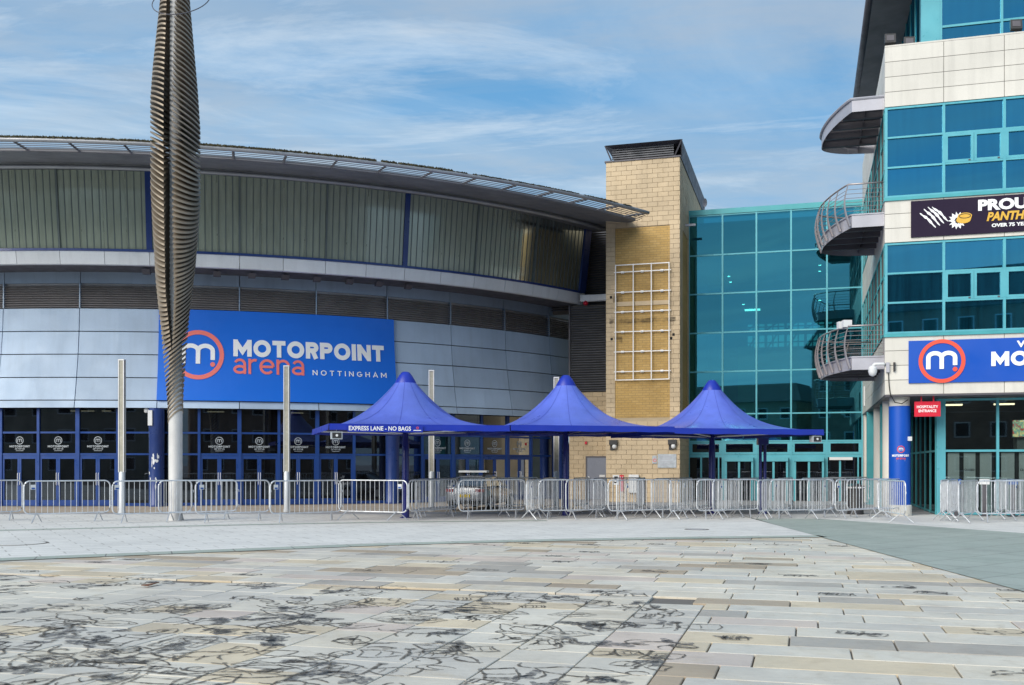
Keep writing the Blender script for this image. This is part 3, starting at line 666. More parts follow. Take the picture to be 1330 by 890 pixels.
for i in range(15000):
    t = -26 + 69.0 * rm.random(); q = A(t, 31.66 + rm.uniform(-.05, .05), 11.73)
    if noise.noise(Vector((t * .8, 0, 0))) + noise.noise(Vector((t * 3.3, 2, 0))) * .6 < (-.75 if t < 20 else -.3): continue
    hh = rm.uniform(.02, .09) * (1 if t < 28 else .5); dx = rm.uniform(-.05, .05); ww = rm.uniform(.03, .08)
    mb.add([q + Vector((-ww, 0, 0)), q + Vector((ww, rm.uniform(-.03, .03), 0)), q + Vector((dx, rm.uniform(-.05, .05), hh))], [(0, 1, 2)])
tag(mb.build('rim_moss', 'moss', ar), kind='stuff')

# ground floor: blue posts, transoms, panes, double doors, round blue columns
GR = 24.62
def gbox(mb, t0, t1, z0, z1, r0=GR - .06, r1=GR + .04): return wedge(mb, t0, t1, r0, r1, z0, z1, 1)
def on_glass(tc_, dr=.006):                # surface around an angle: x along the wall, y = height
    return lambda x, y, d: A(tc_ + math.degrees(x / GR), GR + dr + d, y)
DEG = math.degrees(1 / GR)
for k2 in range(-8, 14):
    a, b = S(k2 / 2), S(k2 / 2 + .5); pos6 = (k2 - 2) % 6; fixed = pos6 in (0, 5)
    thick = k2 % 2 == 0
    wdt = (.075 if thick else .05) * DEG
    mb = MB(); gbox(mb, a - wdt, a + wdt, 0, 3.72, GR - .1, GR + .07); mb.build('mullion', 'arena_blue_door', ar)
    for z in (2.80, 1.98): mb = MB(); gbox(mb, a + wdt, b - .05 * DEG, z - .035, z + .035); mb.build('transom', 'arena_blue_door', ar)
    for z0, z1 in ((2.84, 3.72), (2.02, 2.76)):
        mb = MB(); gbox(mb, a + wdt, b - .05 * DEG, z0, z1, GR - .012, GR); pn = mb.build('window_pane', 'glass_ground', ar)
        if z0 < 2.5 and not fixed and k2 > -5:
            m_ = (a + b) / 2; fn = on_glass(m_); lm_ = MB()
            ribbon(lm_, arc(0, 2.50, .14, .14, 0, 360, 20), .022, fn, 0, .002)
            for x in (-.078, 0):
                ribbon(lm_, [(x, 2.44)] + arc(x + .039, 2.515, .039, .04, 180, 0, 6) + [(x + .078, 2.44)], .024, fn, 0, .003 + abs(x) * .01)
            lm_.build('pane_logo', 'print_grey', pn)
            strokes_text('MOTORPOINT', .24, .14, fn, -.40, .40, 2.235, 2.315, .002).build('pane_lettering', 'print_grey', pn)
            strokes_text('arena', .16, .16, fn, -.19, .19, 2.155, 2.215, .002).build('pane_lettering', 'print_grey', pn)
            mm = MB(); ribbon(mm, [(-.15, 2.11), (.15, 2.11)], .014, fn, 0, .002); mm.build('pane_line', 'print_grey', pn)
    if fixed:
        mb = MB(); gbox(mb, a + wdt, b - .05 * DEG, .12, 1.94, GR - .012, GR); mb.build('window_pane', 'glass_ground', ar)
        mb = MB(); gbox(mb, a + wdt, b - .05 * DEG, .0, .12); mb.build('plinth_rail', 'arena_blue_door', ar)
    else:
        dr = MB(); e = .05 * DEG; m_ = (a + b) / 2; a2, b2 = a + wdt, b - .05 * DEG; sw = .075 * DEG
        for p, q in ((a2, a2 + sw), (m_ - sw, m_ - .006), (m_ + .006, m_ + sw), (b2 - sw, b2)): gbox(dr, p, q, .02, 1.94, GR - .05, GR + .03)
        for p, q in ((a2 + sw, m_ - sw), (m_ + sw, b2 - sw)): gbox(dr, p, q, 1.80, 1.935, GR - .047, GR + .027); gbox(dr, p, q, .025, .24, GR - .047, GR + .027)
        do = dr.build('double_door', 'arena_blue_door', ar)
        for p, q in ((a2 + sw, m_ - sw), (m_ + sw, b2 - sw)):
            mb = MB(); gbox(mb, p, q, .24, 1.80, GR - .012, GR); mb.build('door_pane', 'glass_ground', do)
        for s_ in (-1, 1):
            mb = MB(); q = m_ + s_ * .04 * DEG; mb.tube([A(q, GR + .04, .8), A(q, GR + .09, .82), A(q, GR + .09, 1.25), A(q, GR + .04, 1.27)], .012, 5); mb.build('handle', 'white_metal', do)
for k in (-2, 1, 4, 7):
    c0 = A(S(k), 25.0, 0); mb = MB(); mb.lathe(c0, [(.29, 0), (.29, .1), (.28, .12), (.28, 2.6), (.285, 2.61), (.285, 3.70)], 24); cc = mb.build('round_column', 'arena_blue', ar, smooth=40)
    if k == 1:       # scuffed white paint on this column
        for q in range(16):
            mb = MB(); h_ = rm.uniform(.7, 1.95) if q > 4 else rm.uniform(1.65, 1.9); t0 = R(-90 + rm.uniform(-45, 35)); ww = rm.uniform(.1, .3) if q < 5 else rm.uniform(.05, .15); hh = rm.uniform(.05, .16)
            n = 9; pts = [(t0 + ww * math.cos(6.283 * i / n) * rm.uniform(.5, 1.1), h_ + hh * math.sin(6.283 * i / n) * rm.uniform(.5, 1.1)) for i in range(n)]
            rr = .2825 + q * .0002; mb.add([(c0.x + rr * math.cos(p), c0.y + rr * math.sin(p), z) for p, z in pts], [tuple(range(n))]); mb.build('worn_patch', 'fascia_white', cc)
        mb = MB(); q = c0 + Vector((-.13, -.30, 0)); mb.box(q.x - .08, q.x + .08, q.y - .05, q.y + .04, 3.05, 3.62); lb_ = mb.build('alarm_box', 'box_white', cc)
mb = MB(); wedge(mb, S(-4), S(7), 19.8, 20.0, 0, 4.0, 40); mb.build('foyer_wall', 'interior_dark', ar)
mb = MB(); wedge(mb, S(-4), S(7), 20.0, 24.5, 3.78, 3.84, 40); mb.build('foyer_ceiling', 'interior_dark', ar)
mb = MB(); wedge(mb, S(-4), S(7), 20.0, 24.9, -.05, .012, 40); mb.build('foyer_floor', 'interior_floor', ar)
mb = MB(); wedge(mb, S(7) - .3, S(7) + .2, 20.0, 24.7, 0, 3.8, 1); mb.build('foyer_end_wall', 'interior_dark', ar)
for t0, ln in ((-.8, 2.2), (2.2, .8), (12.0, 1.6), (20.0, 1.2)):
    mb = MB(); wedge(mb, t0, t0 + ln, 23.3, 23.4, 3.66, 3.70, 2); mb.build('tube_light', 'tube_light', ar)
for t0 in (-6, -.5, 6, 11.5, 17, 23, 32, 38, 44):
    mb = MB(); wedge(mb, t0, t0 + 1.0, 21.0, 21.6, 0, 2.2 + (t0 % 3) * .3, 1); mb.build('foyer_kiosk', 'interior_mid', ar)
mb = MB(); q = A(S(1) - .9, 24.75, 3.55); mb.lathe(q, [(.09, 0), (.12, .04), (.12, .16)], 14); 
tag(mb.build('dome_camera', 'box_white'), 'small white dome camera under the arena cladding beside the scuffed blue column', 'camera')

# the long blue banner on the cladding
bn = thing('arena_banner', A((S(1) + S(4)) / 2, 25, 4.0), 'long bright blue banner with ring logo and white arena name', 'banner')
def on_banner(x, y, d): return A(math.degrees(x / 24.9), wall_r(y) + .10 + d, y)
def ban_px(px, py):                        # pixel of the photograph to arc length and height on the banner
    u = (px - 665) / FPX; lo_, hi_ = 0, 40
    for _ in range(40):
        m_ = (lo_ + hi_) / 2; q = A(m_, 24.9, 0)
        if q.x / q.y < u: lo_ = m_
        else: hi_ = m_
    q = A(lo_, 24.9, 0); return R(lo_) * 24.9, EYE + (HOR - py) / FPX * q.y
mb = MB(); x0, x1 = R(S(1)) * 24.9, R(S(4) + .55) * 24.9
mb.grid(lambda u, v: on_banner(x0 + (x1 - x0) * u, 4.02 + 3.51 * v, 0), 24, 8)
vs = list(mb.v); fr = MB(); fr.add(vs, mb.f)
for (ua, va), (ub, vb) in (((0, 0), (1, 0)), ((0, 1), (1, 1)), ((0, 0), (0, 1)), ((1, 0), (1, 1))):
    n = 24; P = [(ua + (ub - ua) * i / n, va + (vb - va) * i / n) for i in range(n + 1)]
    fr.add([on_banner(x0 + (x1 - x0) * u, 4.02 + 3.51 * v, 0) for u, v in P] + [on_banner(x0 + (x1 - x0) * u, 4.02 + 3.51 * v, -.08) for u, v in P], [(i, i + 1, n + 2 + i, n + 1 + i) for i in range(n)])
fr.build('banner_board', 'banner_blue', bn)
a0, zt = ban_px(303, 440); _, zb = ban_px(303, 462.3); a1, _ = ban_px(501, 450)
strokes_text('MOTORPOINT', .27, .10, on_banner, a0, a1, zb, zt).build('lettering', 'print_white', bn)
a1, _ = ban_px(396, 475); _, zt = ban_px(303, 465); _, zb = ban_px(303, 485.3)
strokes_text('arena', .165, .12, on_banner, a0, a1, zb, zt).build('lettering', 'print_coral', bn)
b0, zt = ban_px(406.6, 480.5); _, zb = ban_px(406.6, 487.2); b1, _ = ban_px(503, 486)
strokes_text('NOTTINGHAM', .16, .62, on_banner, b0, b1, zb, zt).build('lettering', 'print_white', bn)
cx, cz = ban_px(257, 460.3); _, zt = ban_px(257, 427.7)
logo_m(bn, on_banner, cx, cz, zt - cz, .165, .165, 'print_white', 'print_coral')

#PART4
# ------------------------------------------------------------------ stone stair tower beside the arena
T = frame(3.99, 43.5); TW, TD, TZ = 3.11, 10.4, 14.4
tw = thing('stone_tower', T(TW / 2, 0, 0), 'square sandstone stair tower with louvred top and ochre brick panel', 'tower')
def fb(F_, t0, t1, s0, s1, z0, z1, mb=None):
    mb = mb or MB(); mb.box(t0, t1, s0, s1, z0, z1, F_); return mb
fb(T, .03, TW - .03, .03, TD, 0, TZ - .02).build('tower_core', 'mortar', tw)
rb = random.Random(11)
PT0, PT1, PZ0, PZ1 = .40, 2.70, 3.56, 11.57
def blocks(fn, width, z0, z1, hole, rows, bl, name, par):
    mb = MB(); hgt = (z1 - z0) / rows; g = .006
    for i in range(rows):
        za, zb_ = z0 + i * hgt, z0 + (i + 1) * hgt; x = -(bl / 2 if i % 2 else 0)
        while x < width - .01:
            xa, xb = max(x, 0), min(x + bl, width); x += bl
            segs = [(xa, xb)]
            if hole and zb_ > hole[2] + .02 and za < hole[3] - .02:
                segs = []
                if xa < hole[0]: segs.append((xa, min(xb, hole[0])))
                if xb > hole[1]: segs.append((max(xa, hole[1]), xb))
            for p, q in segs:
                if q - p < .03: continue
                o = rb.uniform(-.003, .004)
                mb.add([fn(p + g, -.0 + o - .012, za + g), fn(q - g, o - .012, za + g), fn(q - g, o - .012, zb_ - g), fn(p + g, o - .012, zb_ - g), fn(p + g, .04, za + g), fn(q - g, .04, za + g), fn(q - g, .04, zb_ - g), fn(p + g, .04, zb_ - g)],
                       [(0, 1, 2, 3), (1, 0, 4, 5), (2, 1, 5, 6), (3, 2, 6, 7), (0, 3, 7, 4)])
    return tag(mb.build(name, 'sandstone', par), kind='stuff')
blocks(lambda x, d, z: T(x, d, z), TW, 0, TZ, (PT0, PT1, PZ0, PZ1), 72, .44, 'stone_block', tw)
blocks(lambda x, d, z: T(TW - d, x, z), TD, 0, TZ, (1.0, 3.1, PZ0, PZ1), 72, .44, 'stone_block', tw)
fb(T, PT0, PT1, .02, .05, PZ0, PZ1).build('brick_panel', 'brick_ochre', tw)
mb = MB(); mb.box(TW - .05, TW - .02, 1.0, 3.1, PZ0, PZ1, T); mb.build('brick_panel', 'brick_ochre', tw)
for z in (3.0, 8.28): fb(T, PT0 if z > 4 else -.015, PT1 if z > 4 else TW + .015, -.022, .02, z, z + .18).build('string_course', 'sandstone', tw)
fb(T, -.05, TW + .05, -.05, TD, TZ, TZ + .06).build('coping', 'steel_dark', tw)
fb(T, .3, TW - .35, .3, TD - .3, TZ + .06, TZ + .66).build('louvre_core', 'joint_dark', tw)
for i in range(6): fb(T, .22, TW - .27, .22, .30, TZ + .09 + i * .095, TZ + .14 + i * .095).build('louvre_blade', 'louvre_charcoal', tw)
mb = MB(); mb.hexa([T(.3, .25, TZ + .62), T(TW - .35, .25, TZ + .62), T(TW - .35, TD - .2, TZ + .62), T(.3, TD - .2, TZ + .62), T(-.02, -.1, TZ + .70), T(TW + .1, -.1, TZ + .70), T(TW + .1, TD + .1, TZ + .70), T(-.02, TD + .1, TZ + .70)]); mb.build('tower_roof', 'steel_dark', tw)
mb = MB()
for a, b in (((.22, .22), (-.02, -.1)), ((TW - .27, .22), (TW + .1, -.1))):
    mb.hexa([T(a[0] - .03, a[1], TZ + .06), T(a[0] + .03, a[1], TZ + .06), T(a[0] + .03, a[1] + .06, TZ + .06), T(a[0] - .03, a[1] + .06, TZ + .06), T(b[0] - .03, b[1], TZ + .69), T(b[0] + .03, b[1], TZ + .69), T(b[0] + .03, b[1] + .06, TZ + .69), T(b[0] - .03, b[1] + .06, TZ + .69)])
mb.build('roof_brace', 'steel_dark', tw)
mb = MB(); mb.hexa([T(TW - .02, .6, TZ + .06), T(TW + .02, .6, TZ + .06), T(TW + .02, TD, TZ + .06), T(TW - .02, TD, TZ + .06), T(TW + .06, 0, TZ + .69), T(TW + .1, 0, TZ + .69), T(TW + .1, TD, TZ + .69), T(TW + .06, TD, TZ + .69)]); mb.build('roof_side', 'steel_dark', tw)
fb(T, TW + .01, TW + .45, 2.0, 2.08, 11.95, 12.05).build('side_bracket', 'steel_grey', tw)
# small openings as black blocks, their inner shade put into the colour
for t_, z in ((.22, 8.62), (.25, 6.85), (2.86, 6.95), (2.76, 6.8)): fb(T, t_ - .05, t_ + .05, -.02, .05, z, z + .11).build('putlog_shade', 'rubber', tw)
m, t, o_ = newmat('soot'); p_ = N(t, 'ShaderNodeBsdfPrincipled'); p_.inputs['Base Color'].default_value = (.05, .04, .03, 1); p_.inputs['Roughness'].default_value = .9
tr_ = N(t, 'ShaderNodeBsdfTransparent'); mx_ = N(t, 'ShaderNodeMixShader'); t.links.new(ramp(t, tex_noise(t, 2.2, 7, .65, stretch=(1, 1, 2.2)), [(.42, (0, 0, 0)), (.68, (.75,) * 3)]), mx_.inputs[0]); t.links.new(tr_.outputs[0], mx_.inputs[1]); t.links.new(p_.outputs[0], mx_.inputs[2]); t.links.new(mx_.outputs[0], o_.inputs[0])
for a, b, z0, z1 in ((.15, 2.95, 7.55, 7.75), (.3, .75, 8.45, 8.75), (.3, .7, 6.75, 7.0)):
    mb = MB(); mb.add([T(a, -.019, z0), T(b, -.019, z0), T(b, -.019, z1), T(a, -.019, z1)], [(0, 1, 2, 3)]); mb.build('soot_stain', 'soot', tw)
# white display frame
gf = thing('display_frame', T(1.55, -.15, 5.1), 'white metal grid frame bolted to the ochre brick panel of the tower', 'frame')
for px_t in (.44, 1.19, 1.95, 2.69): mb = MB(); fb(T, px_t - .018, px_t + .018, -.16, -.12, 5.13, 10.02, mb); mb.build('upright', 'trellis_white', gf)
for z in (10.0, 9.70, 8.85, 8.02, 7.18, 6.34, 5.50, 5.15):
    fb(T, .36 if z not in (10.0, 5.15) else .42, 2.76 if z not in (10.0, 5.15) else 2.71, -.118, -.08, z - .018, z + .018).build('cross_bar', 'trellis_white', gf)
    if 5.3 < z < 9.9:
        for t_ in (.72, 1.55, 2.38): fb(T, t_ - .06, t_ + .06, -.078, .0, z - .045, z + .045).build('clamp', 'trellis_white', gf)
# recessed louvred wall between tower and arena, brick below with a grey door
lw_ = thing('louvred_wall', T(-1.1, 2.4, 0), 'charcoal louvred wall over sandstone blocks between arena and tower', 'wall')
fb(T, -2.10, .0, 2.5, 2.7, 4.85, 8.78).build('louvre_backing', 'joint_dark', lw_); fb(T, -3.8, .0, 3.7, 3.9, 8.6, 13.2).build('louvre_backing', 'joint_dark', lw_); fb(T, -2.16, -2.10, 2.38, 2.7, 4.84, 8.78).build('edge_trim', 'steel_dark', lw_)
z = 4.9
while z < 13.1:
    low = z < 8.7; t0, s_ = (-2.09, 2.40) if low else (-3.75, 3.60)
    mb = MB(); mb.hexa([T(t0, s_, z), T(-.001, s_, z), T(-.001, s_ + .1, z + .05), T(t0, s_ + .1, z + .05), T(t0, s_, z + .03), T(-.001, s_, z + .03), T(-.001, s_ + .1, z + .08), T(t0, s_ + .1, z + .08)]); mb.build('louvre_blade', 'louvre_charcoal', lw_); z += .11
fb(T, -1.60, -.001, 2.2, 2.42, 8.92, 9.20).build('beam', 'fascia_white', lw_)
fb(T, -2.16, -.001, 2.46, 2.7, 0, 4.84).build('block_wall', 'mortar', lw_)
blocks(lambda x, d, z: T(-2.16 + x, 2.44 + d, z), 2.15, 0, 4.84, None, 24, .44, 'stone_block', lw_)
dr = fb(T, -1.32, -.30, 2.40, 2.45, 0.02, 1.90).build('door', 'door_grey', lw_)
fb(T, -.75, -.50, 2.385, 2.399, 1.02, 1.12).build('door_notice', 'box_white', dr); fb(T, -1.25, -1.20, 2.34, 2.40, .9, 1.05).build('door_handle', 'white_metal', dr)
for a, b, c_, d_ in ((-1.38, -1.322, 0, 1.96), (-.298, -.24, 0, 1.96), (-1.32, -.30, 1.902, 1.96)): fb(T, a, b, 2.38, 2.44, c_, d_).build('door_frame', 'steel_dark', lw_)
al = fb(T, -1.42, -1.32, 2.36, 2.43, 2.5, 2.62); tag(al.build('alarm_sounder', 'sign_red'), 'small dark red alarm sounder on the sandstone wall above the grey door', 'alarm')
mb = MB(); mb.lathe(T(-1.35, 2.25, 8.74), [(.03, 0), (.10, .03), (.12, .12), (.05, .2)], 12); tag(mb.build('beacon', 'sign_red'), 'red round beacon under the white beam beside the tower', 'beacon')
# things fixed on the tower foot
def wallbox(name, t0, t1, z0, z1, dep, mat, label, cat, group=None):
    return tag(fb(T, t0, t1, -dep, -.014, z0, z1).build(name, mat), label, cat, group)
def plate(name, t0, t1, z0, z1, mat, label, cat):
    o = thing(name, T((t0 + t1) / 2, -.03, z0), label, cat); fb(T, t0, t1, -.04, -.014, z0, z1).build('sign_plate', mat, o); return o
def onT(x, y, d): return T(x, -.041 - d, y)
pl = plate('number_sign', .30, .58, .72, 1.14, 'box_white', 'white sign with black number 5 on the tower foot', 'sign')
font_text('5', onT, .35, .53, .80, 1.08).build('numeral', 'print_black', pl)
pl = plate('red_notice', .60, .76, .45, 1.14, 'sign_red', 'tall red notice with white mark next to the number sign', 'sign')
mb = MB(); ribbon(mb, [(.63, 1.07), (.63, .92), (.73, .92)], .03, onT, .001, .006); ribbon(mb, [(.73, 1.07), (.68, 1.0)], .025, onT, .001, .008); mb.build('mark', 'print_white', pl)
wallbox('meter_box', 1.0, 1.42, .40, 1.16, .16, 'box_white', 'white meter cabinet on the tower foot right of the red notice', 'box')
pl = plate('picture_notice', 1.98, 2.16, 1.62, 1.96, 'print_grey', 'small grey picture notice beside the plaque on the tower', 'sign')
mb = MB(); ribbon(mb, arc(2.08, 1.76, .06, .06, 0, 360, 14), .02, onT, .001, .005); mb.build('mark', 'print_red', pl)
pl = plate('plaque', 2.20, 2.98, 1.45, 2.02, 'print_grey', 'pale grey metal plaque on the sandstone tower foot', 'plaque')
mb = MB()
for i in range(6): ribbon(mb, [(2.30, 1.93 - i * .07), (2.30 + .5 + .1 * math.sin(i * 2.3), 1.93 - i * .07)], .02, onT, .001, .004)
mb.build('engraved_line', 'steel_grey', pl)
for t_ in (.34, 2.82):
    o = thing('wall_camera', T(t_, -.2, 2.2), 'white dome camera in a dark recess box on the sandstone tower', 'camera', 'cameras on the tower')
    fb(T, t_ - .17, t_ + .17, -.2, -.014, 2.42, 2.62).build('hood', 'bin_black', o); fb(T, t_ - .15, t_ + .02, -.06, -.014, 2.2, 2.42).build('box', 'bin_black', o)
    mb = MB(); mb.lathe(T(t_ + .05, -.14, 2.24), [(.02, 0), (.08, .04), (.10, .1), (.08, .18)], 12); mb.build('dome', 'box_white', o, smooth=40)

# ------------------------------------------------------------------ glass link
L = frame(7.955, 46.0); LW, LZ = 7.37, 12.9
lk = thing('glass_link_building', L(LW / 2, 0, 0), 'tall teal glass entrance hall between the stone tower and the cream office block', 'building')
def lt(px):
    u = (px - 665) / FPX; return (u * 46.0 - 7.955) / (math.cos(ROT) + math.sin(ROT) * u)
cols_ = [0.0, lt(938.5), lt(982.5), lt(1027.5), lt(1074), LW]
rows_ = [2.62, 3.83, 5.72, 7.46, 9.20, 10.93, 12.7]
for t_ in cols_: fb(L, t_ - .035, t_ + .035, -.06, .06, 0, LZ).build('mullion', 'teal_bright', lk)
for z in rows_:
    for a, b in zip(cols_, cols_[1:]): fb(L, a + .036, b - .036, -.04, .04, z - .03, z + .03).build('transom', 'teal_bright', lk)
for a, b in zip(cols_, cols_[1:]):
    for z0, z1 in zip(rows_, rows_[1:]): fb(L, a + .036, b - .036, -.01, .01, z0 + .031, z1 - .031).build('glass_pane', 'glass_link', lk)
fb(L, -.05, LW + .05, -.08, .6, LZ - .17, LZ + .06).build('parapet', 'teal_frame', lk)
# entrance storey
for a, b in zip(cols_, cols_[1:]):
    fb(L, a + .036, b - .036, -.05, .05, 1.90, 2.02).build('door_head', 'teal_bright', lk)
    fb(L, a + .036, a + .15, -.045, .045, 2.03, 2.58).build('light_frame', 'teal_bright', lk); fb(L, b - .15, b - .036, -.045, .045, 2.03, 2.58).build('light_frame', 'teal_bright', lk)
    fb(L, a + .15, b - .15, -.045, .045, 2.03, 2.13).build('light_frame', 'teal_bright', lk); fb(L, a + .15, b - .15, -.045, .045, 2.50, 2.58).build('light_frame', 'teal_bright', lk)
    fb(L, a + .15, b - .15, -.01, .01, 2.131, 2.499).build('glass_pane', 'glass_ground', lk)
for i, (a, b) in enumerate(zip(cols_, cols_[1:])):
    if i in (1, 2, 3):   # projecting revolving-door drums with teal heads
        a2, b2 = a + .12, b - .12
        d_ = fb(L, a2, b2, -.35, -.06, 1.72, 1.90).build('door_drum', 'teal_bright', lk)
        m_ = (a2 + b2) / 2
        for t_ in (a2, m_ - .045, b2 - .09): fb(L, t_, t_ + .09, -.3, -.2, 0, 1.72).build('door_stile', 'teal_bright', d_)
        fb(L, a2 + .09, b2 - .09, -.255, -.245, .03, 1.71).build('door_pane', 'glass_ground', d_)
        fb(L, a + .036, a + .12, -.05, .05, 0, 1.9).build('pier', 'teal_bright', lk); fb(L, b - .12, b - .036, -.05, .05, 0, 1.9).build('pier', 'teal_bright', lk)
    else:
        d_ = fb(L, a + .5, a + .58, -.05, .05, 0, 1.9).build('door_stile', 'teal_bright', lk)
        fb(L, a + .036, b - .036, -.01, .01, .02, 1.9).build('glass_pane', 'glass_ground', lk)
        fb(L, b - .2, b - .14, -.05, .05, 0, 1.9).build('door_stile', 'teal_bright', lk)
fb(L, cols_[4] + .1, cols_[5] - .4, -.14, -.06, 1.78, 1.90).build('door_operator', 'box_white', lk)
# interior of the hall
fb(L, .02, LW - .02, 9.0, 9.2, 0, LZ).build('back_wall', 'interior_mid', lk); fb(L, 0, LW, .2, 9.0, -.02, .02).build('hall_floor', 'interior_floor', lk)
fb(L, .0, .06, .1, 9.0, 0, LZ - .2).build('hall_side_wall', 'interior_dark', lk); fb(L, LW - .06, LW, .1, 9.0, 0, LZ - .2).build('hall_side_wall', 'interior_dark', lk)
mb = MB(); mb.hexa([L(.06, .3, 12.35), L(LW - .06, .3, 12.35), L(LW - .06, 9, 11.2), L(.06, 9, 11.2), L(.06, .3, 12.45), L(LW - .06, .3, 12.45), L(LW - .06, 9, 11.3), L(.06, 9, 11.3)]); mb.build('hall_ceiling', 'interior_pale', lk)
for z in (4.3, 7.3): fb(L, 1.6, LW - .1, 5.0, 8.9, z - .3, z).build('gallery_slab', 'interior_dark', lk)
for z, h_ in ((8.6, .35), (7.6, .75)):
    for i in range(5):
        rw = fb(L, 2.1 + i * 1.0, 2.95 + i * 1.0, 8.93, 8.99, z, z + h_).build('rear_window', 'window_glow', lk)  # panes glow in place of daylight from behind the hall
        for t_ in (2.38 + i, 2.66 + i): fb(L, t_ - .03, t_ + .03, 8.86, 8.92, z, z + h_).build('bar', 'interior_dark', rw)
        fb(L, 2.1 + i, 2.95 + i, 8.80, 8.85, z + h_ * .45, z + h_ * .45 + .06).build('bar', 'interior_dark', rw)
        mb = MB(); mb.tube([L(2.1 + i, 8.5, z), L(2.6 + i, 8.5, z + h_)], .04, 4); mb.build('brace', 'interior_dark', rw)
fb(L, 2.05, 2.75, 1.6, 2.2, 0, 7.0).build('lift_shaft', 'interior_green', lk)
for t_, s_, z in ((1.55, 2.0, 10.3), (1.6, 2.4, 10.1), (5.6, 2.0, 10.6), (5.6, 2.4, 10.4), (2.2, 2.2, 9.0), (5.6, 2.6, 9.1)): fb(L, t_, t_ + .11, s_, s_ + .11, z, z + .03).build('downlight', 'downlight', lk)
fb(L, 2.3, 3.0, 2.5, 2.6, 8.75, 8.83).build('strip_light', 'downlight', lk)
for t_ in (1.4, 3.0):
    mb = MB(); mb.lathe(L(t_ + .3, 3.2, 6.75), [(.05, 0), (.35, .12), (.45, .3)], 16); mb.build('hall_lamp', 'bin_black', lk)
ds = thing('satellite_dish', L(.65, .3, LZ + .06), 'small grey satellite dish on the roof of the glass hall', 'dish')
mb = MB(); mb.tube([L(.65, .3, LZ + .06), L(.65, .3, LZ + .35)], .02); mb.build('mast', 'steel_grey', ds)
mb = MB(); c0 = L(.68, .25, LZ + .45); mb.add([c0 + Vector((.03, .1, 0))] + [c0 + D * (.10 * math.cos(6.283 * i / 16)) + Vector((0, 0, .2 * math.sin(6.283 * i / 16))) - BK * .03 for i in range(16)], [(0, 1 + i, 1 + (i + 1) % 16) for i in range(16)]); mb.build('reflector', 'steel_grey', ds)

# ------------------------------------------------------------------ cream office block on the right
B = frame(11.47, 31.5); BW, BD = 10.08, 16.0; BAY = 1.68
ob = thing('office_block', B(3, 0, 0), 'cream panelled office block with teal window frames and curved side balconies', 'building')
fb(B, .35, BW, .35, BD, 3.76, 14.3).build('block_core', 'joint_dark', ob)
sbays = [0, 1.7, 3.4, 5.1, 6.8, 8.5, 10.2, 11.7, 12.9]
def course(z0, z1, n):
    h_ = (z1 - z0) / n
    for i in range(n):
        a, b = z0 + i * h_ + .008, z0 + (i + 1) * h_ - .008
        for k in range(6): fb(B, (k * BAY + .008) if k else 0, (k + 1) * BAY - .008, 0, .3, a, b).build('cream_panel', 'cream_panel', ob)
        for p, q in zip(sbays, sbays[1:]): fb(B, 0, .3, (p + .008) if p else .302, q - .008, a, b).build('cream_panel', 'cream_panel', ob)
course(12.57, 14.42, 4); course(8.40, 9.72, 3); course(3.73, 5.53, 4)
fb(B, .02, BW, .02, .34, 12.6, 14.40).build('panel_backing', 'joint_dark', ob); fb(B, .02, BW, .02, .34, 8.42, 9.70).build('panel_backing', 'joint_dark', ob); fb(B, .02, BW, .02, .34, 3.75, 5.51).build('panel_backing', 'joint_dark', ob)
fb(B, .02, .34, .35, 12.9, 3.75, 14.3).build('panel_backing', 'joint_dark', ob)
def window_band(z0, z1, za, zb_):
    fb(B, -.03, BW, -.05, .2, z0 - .10, z0 - .005).build('sill', 'teal_frame', ob)
    for k in range(7): fb(B, max(k * BAY - .035, .0), max(k * BAY, .035) + .04, -.02, .2, z0, z1).build('mullion', 'teal_bright', ob)
    for k in range(6):
        a, b = k * BAY + (.075 if k == 0 else .041), (k + 1) * BAY - .036
        for z in (z0 + .03, za, zb_, z1 - .03): fb(B, a, b, -.012, .18, z - .028, z + .028).build('transom', 'teal_bright', ob)
        fb(B, a, b, .05, .07, z0 + .06, za - .03).build('window_pane', 'glass_blue', ob); fb(B, a, b, .05, .07, zb_ + .03, z1 - .06).build('window_pane', 'glass_blue', ob)
        if k == 0: fb(B, a, b, .05, .07, za + .03, zb_ - .03).build('window_pane', 'glass_blue', ob)
        else:
            m_ = (a + b) / 2
            for p, q in ((a, m_ - .004), (m_ + .004, b)):
                e = .075; mb = MB(); fb(B, p, p + e, -.018, .1, za + .03, zb_ - .03, mb); fb(B, q - e, q, -.018, .1, za + .03, zb_ - .03, mb)
                fb(B, p + e, q - e, -.016, .1, za + .03, za + .03 + e, mb); fb(B, p + e, q - e, -.016, .1, zb_ - .03 - e, zb_ - .03, mb)
                cs = mb.build('casement', 'teal_bright', ob)
                fb(B, p + e, q - e, .05, .07, za + .03 + e, zb_ - .03 - e).build('window_pane', 'glass_blue', cs); fb(B, q - .15, q - .09, -.03, -.019, za + .045, za + .085).build('catch', 'steel_dark', cs)
    # side windows
    for p, q in zip(sbays, sbays[1:]):
        for z in (z0 + .03, za, zb_, z1 - .03): fb(B, -.012, .18, p + (.041 if p else .075), q - .036, z - .028, z + .028).build('transom', 'teal_frame', ob)
        fb(B, -.02, .2, max(p - .035, .21), p + .04 if p else .25, z0, z1).build('mullion', 'teal_frame', ob)
        for zc, zd in ((z0 + .06, za - .03), (za + .03, zb_ - .03), (zb_ + .03, z1 - .06)): fb(B, .05, .07, p + (.041 if p else .25), q - .036, zc, zd).build('window_pane', 'glass_blue', ob)
window_band(9.78, 12.55, 10.70, 11.62); window_band(5.60, 8.38, 6.55, 7.45)
fb(B, .0, BW, .0, BD, 3.68, 3.728).build('ground_soffit', 'steel_dark', ob)
